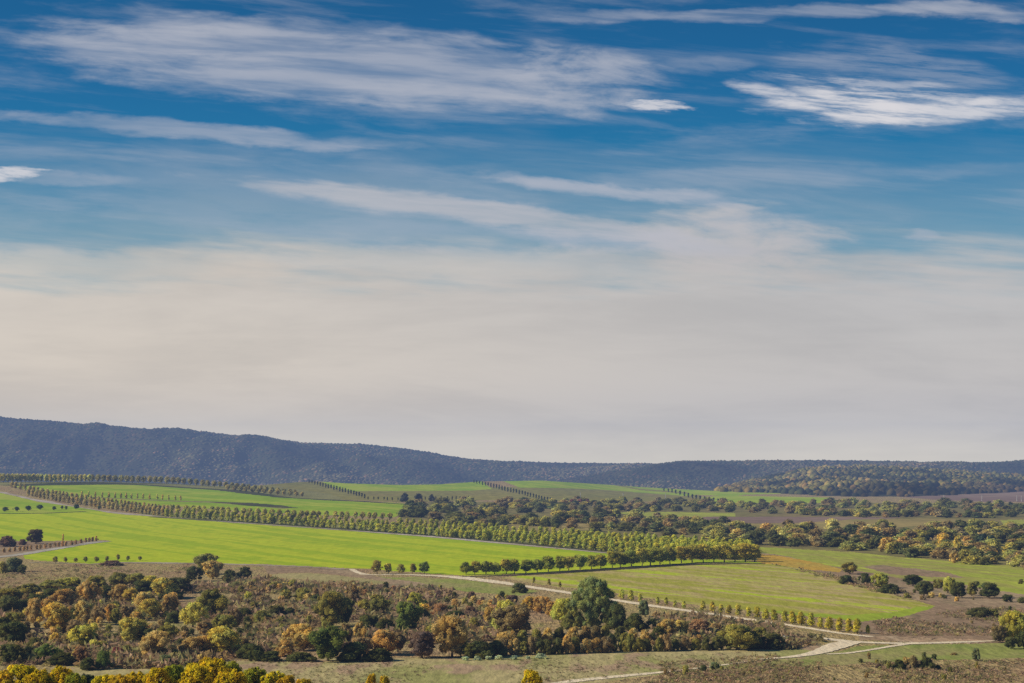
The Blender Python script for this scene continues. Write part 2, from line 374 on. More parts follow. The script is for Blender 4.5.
# ------------------------------------------------------------------ far hills
def ico(sub):
    import bmesh
    bm = bmesh.new(); bmesh.ops.create_icosphere(bm, subdivisions=sub, radius=1)
    v = np.array([x.co[:] for x in bm.verts]); f = np.array([[w.index for w in p.verts] for p in bm.faces]); bm.free()
    return v, f
ICO1, ICO2 = ico(1), ico(2)
def spray(n, seed):
    r = np.random.RandomState(seed)
    c = r.normal(0, .42, (n, 1, 3)) + r.normal(0, .30, (n, 3, 3)); c[:, :, 2] = np.abs(c[:, :, 2]) * 1.1
    return c.reshape(-1, 3), np.arange(3 * n).reshape(-1, 3)
SPRAY = spray(20, 4)

SKYL = np.array([(-400, 412), (0, 416.6), (25, 418.2), (60, 421), (85, 424.4), (130, 427.2), (180, 428.6), (200, 431), (230, 434.6), (256, 435.4), (300, 441.4), (330, 442.6), (360, 443), (400, 447.4), (430, 451.6), (460, 457.6), (490, 459.6), (520, 460.6), (560, 461.6), (620, 462.8), (650, 464), (700, 467), (760, 475), (1400, 480)], float)
SKYR = np.array([(-400, 485), (560, 480), (600, 473), (640, 466.5), (662, 463), (680, 460.4), (740, 459.8), (790, 459.3), (850, 459.4), (900, 460.4), (940, 461.8), (980, 462.2), (1000, 461.2), (1023, 459.6), (1400, 455)], float)
def ridge(name, sky, d0, d1, zb, mat, seed, ucols=(-240, 1264), n_u=420, n_d=46, lower=0.0, foot=None):
    us = np.linspace(ucols[0], ucols[1], n_u)
    if foot is not None:
        vf = np.interp(us, foot[:, 0], foot[:, 1]); d0 = depth(us, vf); zb = CAM_Z - slope(vf) * d0 - 1.5
    s = slope(np.interp(us, sky[:, 0], sky[:, 1]) + lower)
    zc = CAM_Z - s * d1
    ts = np.concatenate([np.linspace(0, 1, n_d), [1.05, 1.12, 1.3, 1.6, 2.2]])
    G = np.zeros((len(ts), n_u, 3))
    for i, t in enumerate(ts):
        d = d0 + (d1 - d0) * t
        x = (us - 512) / F * d * CP
        if t <= 1:
            pr = t * t * (3 - 2 * t) * .55 + t * .45
        else:
            pr = max(0, 1 - (t - 1) * 1.0)
        z = zb + (zc - zb) * pr
        if t < 1:
            amp = math.sin(math.pi * min(t, 1)) * np.minimum(zc - zb, 260) * .38
            dd = np.broadcast_to(d, x.shape)
            nz = np.array([mnoise.fractal((xx / 420 + seed, de / 900, 0), .8, 2.1, 4) for xx, de in zip(x, dd)])
            z = z + amp * nz
        G[i, :, 0] = x; G[i, :, 1] = d; G[i, :, 2] = z
    ii = np.arange(len(ts) - 1)[:, None] * n_u + np.arange(n_u - 1)[None, :]
    q = np.stack([ii, ii + 1, ii + n_u + 1, ii + n_u], -1).reshape(-1, 4)
    me = mesh_from(name, G.reshape(-1, 3), q, [mat], smooth=True)
    tag(obj(name, me), kind='structure')
    return us, ts, G
forest_floor = ground_mat('forest_floor', (.045, .045, .022), (.06, .05, .028), (.05, .055, .022), patch=.004, fine=.05, fine_amt=.3)

def mass(name, pts, radii, cols, base, mat, seed, squash=.8, jitter=.22):
    """a wood seen from far: many separate lumpy crowns in one object"""
    r = np.random.RandomState(seed)
    bv, bf = base
    n = len(pts)
    R = radii[:, None, None] * np.array([1, 1, squash])[None, None, :] * (1 + r.uniform(-jitter, jitter, (n, len(bv), 1)))
    a = r.uniform(0, 6.283, n); ca, sa = np.cos(a), np.sin(a)
    b = np.stack([bv[None, :, 0] * ca[:, None] - bv[None, :, 1] * sa[:, None], bv[None, :, 0] * sa[:, None] + bv[None, :, 1] * ca[:, None], np.broadcast_to(bv[:, 2], (n, len(bv)))], -1)
    vs = (pts[:, None, :] + b * R).reshape(-1, 3)
    fs = (bf[None] + (np.arange(n) * len(bv))[:, None, None]).reshape(-1, 3)
    cc = np.repeat(cols, len(bv), 0) * r.uniform(.85, 1.15, (n * len(bv), 1))
    cc = np.concatenate([cc, np.ones((len(cc), 1))], 1)
    me = mesh_from(name, vs, fs, [mat], smooth=base is ICO1, attrs={'leaf': cc})
    return tag(obj(name, me), kind='stuff')

def pal(r, n, cols, probs):
    cols = np.array(cols); k = r.choice(len(cols), n, p=np.array(probs) / sum(probs))
    return cols[k] * r.uniform(.75, 1.3, (n, 1))

def wood_on(name, grid, count, rad, palette, probs, seed, tmin=0.0, urange=(-200, 1230), patch=300., base=ICO1, emb=-.35, squash=.8, tint=None):
    us, ts, G = grid
    r = np.random.RandomState(seed)
    keep = ts <= 1.02
    nt_ = keep.sum()
    a = np.interp(r.uniform(urange[0], urange[1], count), us, np.arange(len(us)))
    b = (tmin + (1 - tmin) * r.uniform(0, 1, count) ** .8) * (nt_ - 1.01)
    i0 = a.astype(int); j0 = b.astype(int); fa = (a - i0)[:, None]; fb = (b - j0)[:, None]
    i1 = np.minimum(i0 + 1, len(us) - 1)
    p = (G[j0, i0] * (1 - fa) + G[j0, i1] * fa) * (1 - fb) + (G[j0 + 1, i0] * (1 - fa) + G[j0 + 1, i1] * fa) * fb
    R = r.uniform(rad[0], rad[1], count)
    p[:, 2] += R * emb
    cols = pal(r, count, palette, probs)
    pn = np.array([mnoise.noise((q[0] / patch, q[1] / (patch * 2), seed)) for q in p])
    cols = cols * (1 + 1.5 * np.clip(pn, -.5, .6))[:, None]
    if tint: cols = tint(cols, 512 + p[:, 0] * F / p[:, 1], b / nt_)
    warm = np.clip(pn * 1.6, 0, 1)[:, None]
    cols = cols * (1 - .4 * warm) + np.array([[.24, .14, .07]]) * .4 * warm
    return mass(name, p, R, cols, base, MASS, seed, squash=squash)

FAR_PAL = [(.08, .085, .04), (.10, .095, .04), (.16, .11, .055), (.05, .06, .035), (.22, .13, .075)]
g1 = ridge('far_hills', SKYL, 5300, 7200, -22, forest_floor, 3.1, lower=1.2)
wood_on('far_wood', g1, 26000, (5, 10), FAR_PAL, (4, 3, 2, 4, .8), 5, urange=(-200, 800), patch=380.)
g2 = ridge('far_hills', SKYR, 5000, 6000, -22, forest_floor, 9.7, lower=1.0, ucols=(540, 1264), n_u=260)
wood_on('far_wood', g2, 9500, (4.5, 8.5), FAR_PAL, (4, 3, 2, 4, .6), 6, urange=(560, 1230))

MOUND = np.array([(-400, 520), (690, 497), (705, 493.5), (716, 491), (730, 486.5), (750, 481.5), (780, 475), (800, 470.8), (830, 467.4), (870, 466.8), (905, 468.4), (930, 470), (980, 473.4), (1024, 476), (1080, 474), (1150, 482), (1264, 495)], float)
FOOT = np.array([(690, 491.5), (715, 491.8), (770, 493), (830, 496.6), (905, 497.2), (960, 495), (1024, 491.6), (1264, 490)], float)
g3 = ridge('wooded_hill', MOUND, 3350, 4700, 0.0, forest_floor, 5.5, ucols=(700, 1250), n_u=220, lower=1.2, foot=FOOT)
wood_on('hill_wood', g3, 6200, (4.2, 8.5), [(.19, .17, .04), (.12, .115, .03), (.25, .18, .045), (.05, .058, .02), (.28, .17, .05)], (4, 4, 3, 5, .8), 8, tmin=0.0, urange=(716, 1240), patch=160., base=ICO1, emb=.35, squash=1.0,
        tint=lambda c, u, t: c * np.where((u > 860) & (t < .3), .45, 1)[:, None] * np.where((u > 830) & (t < .16), .5, 1)[:, None] + np.where(u < 748, 1, 0)[:, None] * np.array([[.05, .02, 0]]))  # right foot darkened: hill shade painted into the crown colours; left end rusty

# ------------------------------------------------------------------ tree meshes
def quad_leaves(r, pts, nrm, size):
    n = len(pts)
    d = nrm + r.normal(0, .4, (n, 3)); d /= np.linalg.norm(d, axis=1)[:, None]
    a = np.cross(d, r.normal(0, 1, (n, 3))); a /= np.linalg.norm(a, axis=1)[:, None] + 1e-9
    b = np.cross(d, a)
    s = size * r.uniform(.6, 1.35, (n, 1)); a = a * s; b = b * s * r.uniform(.5, .9, (n, 1))
    v = np.stack([pts - a, pts - b * .9, pts + a, pts + b * .9], 1).reshape(-1, 3)
    f = np.arange(4 * n).reshape(-1, 4)
    return v, f

def shape_radius(kind, t):
    """half width of the crown (of 0.5) at height t of the crown"""
    if kind == 'round': return math.sqrt(max(0, 1 - (2 * t - .9) ** 2 / 1.25)) if t < .97 else .25
    if kind == 'bush': return math.sqrt(max(.03, 1 - t ** 2.2))
    if kind == 'cone': return (1 - t) ** .62 * (.55 + 1.6 * min(t, .28)) + .06
    if kind == 'column': return min(1, (1 - t) * 5 + .15) * min(1, .6 + t * 3)
    return 1

def crown_mesh(name, seed, kind, lobes, leaves, lobe_r, leaf, bottom=.0, with_trunk=False, core_sub=ICO1, aspect=1.0, core=.6, ck=.76):
    """unit crown: 1 wide, 1 high.  aspect = height/width in the real tree, keeps lobes round"""
    r = np.random.RandomState(seed)
    V_, Fq, Ft, CV = [], [], [], []
    nv = 0; tri, quad = [], []; cols = []
    lean = r.uniform(-.06, .06, 2)
    sq = 1.0 / aspect
    L = []
    ph1, ph2, ph3 = r.uniform(0, 6.28, 3); am = r.uniform(.12, .3)
    for i in range(lobes):
        t = (i + r.uniform(0, 1)) / lobes
        t = t ** .9
        a = i * 2.39996 + r.uniform(-.5, .5)
        R = shape_radius(kind, t) * .5 * (1 + am * math.sin(a + ph1) + .7 * am * math.sin(2 * a + ph2 + 3 * t) - .5 * am + .1 * math.sin(9 * t + ph3))
        lr = lobe_r * r.choice([.55, .75, 1.0, 1.25, 1.5], p=[.2, .25, .25, .2, .1])
        rad = max(0, R - lr * .8) * (r.uniform(.35, 1.0) ** .5)
        z = bottom + (1 - bottom) * t
        lz = lr * sq
        z = min(max(z, bottom + lz * .7), 1 - lz * .9 - .12 * r.uniform(0, 1) * (t > .7))
        L.append((rad * math.cos(a) + lean[0] * t, rad * math.sin(a) + lean[1] * t, z, lr, lz, r.uniform(.72, 1.28), r.uniform(-1, 1)))
    # a central mass so one never sees through the middle
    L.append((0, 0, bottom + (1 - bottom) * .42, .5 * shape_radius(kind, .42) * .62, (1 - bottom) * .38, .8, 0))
    bv, bf = core_sub
    for (x, y, z, lr, lz, sh, hue) in L:
        k = ck * (1 + r.uniform(-.14, .14, (len(bv), 1)))
        v = np.array([x, y, z]) + bv * np.array([lr, lr, lz]) * k
        v[:, 2] = np.maximum(v[:, 2], .005)
        V_.append(v); tri.append(bf + nv); nv += len(v)
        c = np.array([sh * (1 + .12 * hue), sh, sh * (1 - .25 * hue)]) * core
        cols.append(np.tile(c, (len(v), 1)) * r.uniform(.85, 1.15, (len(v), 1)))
    tri = np.concatenate(tri)
    w = np.array([l[3] ** 2 for l in L[:-1]]); w /= w.sum()
    pick = r.choice(len(L) - 1, leaves, p=w)
    d = r.normal(0, 1, (leaves, 3)); d[:, 2] += .35; d /= np.linalg.norm(d, axis=1)[:, None]
    LA = np.array(L)[pick]
    pts = LA[:, :3] + d * LA[:, 3:4] * np.array([1, 1, sq]) * r.uniform(.82, 1.12, (leaves, 1))
    pts[:, 2] = np.maximum(pts[:, 2], .01)
    v, f = quad_leaves(r, pts, d, leaf)
    v[:, 2] = (v[:, 2] - np.repeat(pts[:, 2], 4)) * sq + np.repeat(pts[:, 2], 4)
    V_.append(v); f = f + nv; nv += len(v)
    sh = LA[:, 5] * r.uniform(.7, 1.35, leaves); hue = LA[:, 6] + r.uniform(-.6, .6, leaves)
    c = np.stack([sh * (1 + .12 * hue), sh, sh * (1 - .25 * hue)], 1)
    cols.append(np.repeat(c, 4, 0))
    tri_from_quads = np.concatenate([f[:, [0, 1, 2]], f[:, [0, 2, 3]]])
    faces = np.concatenate([tri, tri_from_quads]); mi = np.zeros(len(faces), int)
    if with_trunk:
        tv, tf = trunk_arrays(seed, .035 if aspect < 2 else .05, .6, limbs=False)
        V_.append(tv); faces = np.concatenate([faces, tf + nv]); mi = np.concatenate([mi, np.ones(len(tf), int)]); nv += len(tv)
        cols.append(np.ones((len(tv), 3)))
    Vv = np.concatenate(V_); cc = np.concatenate(cols); cc = np.concatenate([cc, np.ones((len(cc), 1))], 1)
    return mesh_from(name, Vv, faces, [LEAF, BARK] if with_trunk else [LEAF], mi if with_trunk else None, attrs={'leaf': cc})

def tube(path, radii, n=7):
    v, f = [], []
    for i, (p, rd) in enumerate(zip(path, radii)):
        for k in range(n):
            a = 2 * math.pi * k / n
            v.append((p[0] + rd * math.cos(a), p[1] + rd * math.sin(a), p[2]))
    for i in range(len(path) - 1):
        for k in range(n):
            a, b = i * n + k, i * n + (k + 1) % n
            f += [(a, b, b + n), (a, b + n, a + n)]
    return np.array(v), np.array(f)
def trunk_arrays(seed, rad, top, limbs=True):
    r = random.Random(seed)
    p = [(0, 0, -.03)]; rd = [rad * 1.5]
    for i in range(1, 7):
        p.append((r.uniform(-.012, .012) * i, r.uniform(-.012, .012) * i, top * i / 6)); rd.append(rad * (1 - i / 8))
    v, f = tube(p, rd)
    if limbs:
        for k in range(5):
            j = r.randint(2, 5); a = k * 1.3 + r.uniform(0, .6); q = p[j]
            L = .28
            path = [q, (q[0] + math.cos(a) * L * .5, q[1] + math.sin(a) * L * .5, q[2] + .09), (q[0] + math.cos(a) * L, q[1] + math.sin(a) * L, q[2] + .22)]
            v2, f2 = tube(path, [rad * .55, rad * .4, rad * .15], 5)
            f = np.concatenate([f, f2 + len(v)]); v = np.concatenate([v, v2])
    return v, f
def trunk_mesh(name, seed, rad=.03, top=.7):
    v, f = trunk_arrays(seed, rad, top)
    return mesh_from(name, v, f, [BARK], smooth=True)

LIB = {}
def lib(key, n, fn):
    LIB[key] = [fn(i) for i in range(n)]
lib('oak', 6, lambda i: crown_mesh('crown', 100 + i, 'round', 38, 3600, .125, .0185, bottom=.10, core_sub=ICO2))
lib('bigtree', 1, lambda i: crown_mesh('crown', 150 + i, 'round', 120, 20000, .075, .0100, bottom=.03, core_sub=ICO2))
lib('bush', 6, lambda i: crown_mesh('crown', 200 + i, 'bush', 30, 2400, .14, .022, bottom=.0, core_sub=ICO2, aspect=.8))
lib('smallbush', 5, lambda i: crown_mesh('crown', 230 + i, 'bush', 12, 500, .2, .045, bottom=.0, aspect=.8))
lib('yellowtree', 4, lambda i: crown_mesh('crown', 300 + i, 'round', 90, 11000, .08, .0165, bottom=.08, core_sub=ICO2, core=.2, ck=.7))  # core colour darkened to paint the shaded gaps between leaf clumps
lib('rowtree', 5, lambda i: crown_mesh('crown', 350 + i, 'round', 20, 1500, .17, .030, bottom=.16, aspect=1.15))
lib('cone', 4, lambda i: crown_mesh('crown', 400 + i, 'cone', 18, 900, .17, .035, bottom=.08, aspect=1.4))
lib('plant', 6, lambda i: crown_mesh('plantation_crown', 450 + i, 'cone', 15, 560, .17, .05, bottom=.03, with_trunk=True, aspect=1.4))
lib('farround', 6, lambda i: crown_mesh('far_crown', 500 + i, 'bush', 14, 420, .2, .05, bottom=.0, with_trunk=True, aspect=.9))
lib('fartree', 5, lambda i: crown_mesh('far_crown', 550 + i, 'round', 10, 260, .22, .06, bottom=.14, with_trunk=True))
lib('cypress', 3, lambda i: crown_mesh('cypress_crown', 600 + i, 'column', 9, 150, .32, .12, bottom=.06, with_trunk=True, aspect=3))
TRUNKS = [trunk_mesh('trunk', 700 + i) for i in range(4)]

COL = {
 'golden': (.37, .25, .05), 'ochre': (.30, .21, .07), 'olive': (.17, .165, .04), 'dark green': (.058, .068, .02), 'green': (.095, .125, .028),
 'rust': (.21, .13, .065), 'tan': (.195, .15, .07), 'bright yellow': (.50, .39, .018), 'orange': (.34, .21, .06), 'grey green': (.12, .15, .07),
 'yellow green': (.25, .255, .045), 'purple brown': (.12, .083, .06), 'brown': (.16, .125, .052), 'dark olive': (.08, .085, .027), 'plum red': (.17, .07, .055),
}
def vary(c, a=.16):
    k = (2.5 if max(c) > .2 else 2.15) * (1 + RND.uniform(-a, a)); h = RND.uniform(-a, a) * .4
    return tuple(min(.8, q) for q in (c[0] * k * (1 + h) * 1.09, c[1] * k, c[2] * k * (1 - h) * .95))

PEND = []     # (object, base label, u, group, max count for ordinals)
def plant(key, name, u, v, w, h, colour, label, cat, group, parts=False, omax=14, dz=0.0, gkey=None):
    """a tree or bush whose foot stands on the land seen at (u, v), w x h in pixels"""
    x, y, z = P(u, v); m = y / F
    W, H = w * m * {'rowtree': 1.18, 'cone': 1.3, 'plant': 1.6, 'fartree': 1.25}.get(key, 1.0), h * m
    me = RND.choice(LIB[key]); rz = RND.uniform(0, 6.28)
    col = vary(COL[colour] if isinstance(colour, str) else colour)
    if parts:
        e = bpy.data.objects.new(name, None); C.objects.link(e)
        e.location = (x, y, z + dz); e.rotation_euler = (0, 0, rz); e.empty_display_size = 1
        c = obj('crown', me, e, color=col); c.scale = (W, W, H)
        t = obj('trunk', RND.choice(TRUNKS), e); t.scale = (W * .8, W * .8, H)
    else:
        e = obj(name, me, None, (x, y, z + dz), col); e.scale = (W, W, H); e.rotation_euler = (0, 0, rz)
    e['category'] = cat
    PEND.append((e, label, u, group, omax, gkey))
    return e

def along(pts, step, jitter=.25, start=0.0):
    """points every `step` along a polyline of (u, v[, h])"""
    out = []; acc = start
    for a, b in zip(pts, pts[1:]):
        L = math.hypot(b[0] - a[0], b[1] - a[1])
        while acc < L:
            t = acc / L
            out.append([a[j] + (b[j] - a[j]) * t for j in range(len(a))]); acc += step * (1 + RND.uniform(-jitter, jitter))
        acc -= L
    return out

# --- avenue along the top of the left hill
for u, v, h in along([(92, 481.9, 7.6), (170, 483.6, 7), (228, 488.2, 6.4), (262, 492, 6.4), (300, 495.6, 5.6)], 5.9, .06):
    plant('fartree', 'avenue_tree', u, v, h * .82, h * 1.05, (.20, .185, .05), 'ochre green tree in the evenly spaced row along the top of the left hill', 'tree', 'evenly spaced trees on the crest of the left hill', omax=0)
for u, v, h in along([(-60, 481.6, 10), (0, 482.6, 9.6), (60, 482.4, 8.6), (92, 482.2, 8)], 4.2, .1):
    plant('fartree', 'avenue_tree', u, v, h * .62, h, (.30, .27, .06), 'yellow green tree in the dense hilltop row at the far left', 'tree', 'dense hilltop row at the far left', omax=0)
for u, v, h in along([(228, 490.2, 6), (262, 494, 6), (306, 497, 5)], 6.3, .15):
    plant('fartree', 'avenue_tree', u, v, h * .8, h, (.205, .18, .05), 'ochre tree on the near side of the row dipping toward the brown knoll', 'tree', 'trees dipping toward the brown knoll', omax=12)
# --- cypress lines
for pts, lab in (([(309, 482.6, 3.4), (325, 487, 4.2), (340, 491, 4.6), (358, 496, 4.6), (367, 498.6, 4.4)], 'small dark cypress in the slanting line down the brown knoll left of centre'),
                 ([(474, 482.6, 3.4), (490, 486.4, 4.2), (505, 490.6, 4.6), (520, 494, 4.4), (540, 499, 4), (552, 501, 3.6)], 'small dark cypress in the slanting line between the two far green fields')):
    for u, v, h in along(pts, 2.9, .08):
        plant('cypress', 'cypress', u, v + .6, h * .5, h * 1.15, (.02, .03, .018), lab, 'cypress', lab.replace('small dark cypress in', 'cypresses of'), omax=0)
for u, v, h in along([(664, 491.2, 4), (680, 495, 5), (694, 499.4, 5.4), (712, 502, 5), (730, 504.4, 4.2)], 4.2, .1):
    plant('cypress', 'cypress', u, v, h * .5, h, (.02, .03, .018), 'dark cypress in the slanting line left of the far right green field', 'cypress', 'cypresses left of the far right green field', omax=20)
for u, v, h in along([(368, 499.6, 3.6), (405, 501, 3.6)], 4.6, .3) + along([(420, 500, 4), (470, 500.5, 5)], 5.5, .35):
    plant('cypress', 'young_conifer', u, v, 2, h, 'dark olive', 'tiny dark conifer beyond the long dark field strip', 'tree', 'young conifers beyond the dark bank', omax=0)
# --- dark round trees on the left field
for u, v, w, h in ((4.7, 511.6, 6, 5), (17, 511.4, 6, 5), (28.3, 510.8, 6.5, 5.4), (40, 509.8, 6.6, 5.4), (53.8, 510.2, 4, 4.2), (62, 509.4, 3.4, 4), (66, 509.8, 3, 4), (76, 509.4, 6, 5.4), (99, 509.6, 3.6, 4.4), (110, 508.4, 5, 4)):
    plant('fartree', 'round_tree', u, v, w, h, (.04, .06, .02), 'small dark round tree dotted in line across the upper left green field', 'tree', 'dark round trees in the upper left field', omax=12)
# --- ochre orchard belt between the upper left fields
for pts, st in (([(12, 487.6, 7), (40, 494.6, 7.4), (60, 498, 7.4), (100, 504.5, 8), (130, 508.6, 8), (170, 513.6, 8.4)], 4.3), ([(28, 495.6, 7), (60, 502, 7.4), (95, 507, 8), (130, 512.4, 8), (170, 516.8, 8.6)], 4.3)):
    for u, v, h in along(pts, st, .25):
        plant('plant', 'orchard_tree', u, v, h * .6, h, (.225, .195, .065), 'thin ochre tree in the belt descending from the upper left corner', 'tree', 'ochre tree belt from the upper left corner', omax=0)
for u, v, h in along([(172, 512, 8), (230, 514.4, 8), (300, 517.6, 8), (392, 519.8, 7.6)], 6.8, .2):
    plant('fartree', 'orchard_tree', u, v, h * .72, h, (.21, .21, .05), 'olive tree in the sparse upper row above the long plantation', 'tree', 'sparse row above the long plantation', omax=0)
for u, v, h in along([(82, 496.8, 6), (150, 499.4, 6), (186, 501, 5.6)], 6.2, .2):
    plant('plant', 'sapling', u, v, h * .4, h, (.32, .27, .06), 'faint thin sapling in front of the upper left green field', 'sapling', 'saplings in the upper left field', omax=0)
# --- long plantation
def prow(pts, step, col):
    for u, v, h in along(pts, step, .3):
        plant('plant', 'plantation_tree', u, v + RND.uniform(-.35, .35), h * RND.uniform(.5, .75), h * RND.uniform(.76, 1.06), col, 'slim yellow green tree in the long dense plantation above the bright field', 'tree', 'long dense plantation above the bright field', omax=0)
prow([(560, 536, 9.5), (640, 543, 11), (690, 547.5, 12.5), (748, 552.4, 14)], 6.4, (.225, .24, .034))
prow([(400, 525, 8.6), (500, 533, 9.6), (606, 542.4, 11), (690, 550.4, 13.5), (754, 555.5, 15)], 5.9, (.225, .24, .034))
prow([(185, 514.6, 8.2), (350, 525.6, 9), (500, 537, 10), (606, 546.4, 11.6), (690, 553.6, 14), (757, 558.4, 16)], 5.7, (.225, .24, .034))
prow([(166, 516.8, 8.6), (256, 522.6, 9.2), (350, 529.2, 9.8), (500, 541.2, 11), (606, 551, 12), (690, 557.6, 15), (758, 560.4, 17)], 5.5, (.225, .24, .034))
# --- front row
for k, (u, v, h) in enumerate(along([(466, 574.6, 13.6), (520, 573.4, 15.5), (600, 568.4, 17), (690, 562.6, 19), (757, 561.6, 19)], 10.2, .2)):
    plant('rowtree', 'row_tree', u, v, h * RND.uniform(.85, 1.15), h * RND.uniform(.82, 1.02), RND.choice([(.20, .21, .035), (.24, .22, .04), (.16, .185, .03)]) if u < 690 else (.26, .235, .035), 'bushy tree in the front row along the dark strip', 'tree', 'front row along the dark ditch', parts=True, omax=32)
for u, v, w, h, c in ((377, 574, 13, 14, 'olive'), (388.5, 573.8, 9, 11, 'yellow green'), (401, 574.2, 9, 10.5, 'olive'), (412.6, 573.8, 8, 10.5, 'olive'), (424.6, 573.8, 11, 12.5, 'green')):
    plant('rowtree', 'roadside_tree', u, v, w, h, c, c + ' tree standing by the bend of the white track below the bright field', 'tree', 'trees at the track bend', parts=True)
for u, v, w, h in ((55.4, 563, 6, 7), (65.6, 562.2, 4.6, 5.6), (75.6, 562.4, 5, 5), (85.6, 562.2, 5, 6), (96.3, 562, 6, 5.6), (107, 561.8, 4.6, 6), (118, 560.4, 4.6, 6.4), (127.8, 560.8, 4.2, 5.4), (140, 560.6, 4.4, 4.8)):
    plant('fartree', 'young_tree', u, v, w, h, 'olive', 'small olive tree along the lower edge of the bright green field', 'tree', 'small trees at the lower edge of the bright field')
for u, v, h in along([(4, 552.6, 5), (40, 549, 5), (70, 545.4, 5), (98, 540.6, 5)], 4.6, .3):
    plant('plant', 'sapling', u, v, 3.4, h, (.24, .17, .07), 'brownish sapling beside the pale track in the brown corner field', 'sapling', 'saplings beside the pale track', omax=0)
plant('oak', 'round_tree', 36, 543.8, 20, 15, (.075, .06, .03), 'large dark round tree alone in the brown corner field at left', 'tree', None, parts=True)
plant('bush', 'thicket', 8, 546.6, 22, 11, 'purple brown', 'dark wide thicket left of the large dark round tree', 'bush', None, parts=True)
plant('bush', 'thicket', 22, 545, 11, 6, 'purple brown', 'low brown thicket touching the left side of the dark round tree', 'bush', None)
plant('cypress', 'slim_tree', 63, 544, 2.4, 11, 'ochre', 'thin upright tree right of the large dark round tree', 'tree', None)
# --- poplars along the white track
pop = [(703, 611), (712.5, 612), (721, 613.4), (729, 614.4), (738, 616), (748.5, 617.2), (757.3, 618.6), (765.6, 620), (774, 621.2), (784.6, 622.8), (792.5, 624.2), (801.3, 625.4), (811, 627), (820.6, 628.4), (829.4, 629.8), (839.6, 631.4), (848.7, 632.6), (857.5, 633.8), (868, 633.6)]
for i, (u, v) in enumerate(pop):
    h = (9.4 + i * .3) * RND.uniform(.92, 1.15); h = h if i < 18 else 9
    plant('cone', 'track_poplar', u, v, h * .72, h, (.27, .255, .03) if i > 4 else (.25, .23, .04), 'young yellow green poplar lining the upper side of the white track', 'tree', 'young poplars lining the white track', parts=True, omax=32)
for u, v, h in ((622, 599.4, 11), (631, 600.8, 11.5), (640, 602, 8.6), (657.6, 604.4, 8), (666, 605.4, 8.6), (675, 607, 7), (684, 608.4, 8)):
    plant('cone', 'track_poplar', u, v, h * .7, h, (.27, .28, .045), 'pale green poplar lining the white track right of the giant tree', 'tree', 'poplars right of the giant tree', parts=True)
for u, v, h in ((534, 583, 6), (549, 585.6, 7), (560, 587.4, 6), (604, 594, 5)):
    plant('cone', 'sapling', u, v, h * .7, h, 'olive', 'small olive sapling above the white track left of the giant tree', 'sapling', 'saplings above the track')

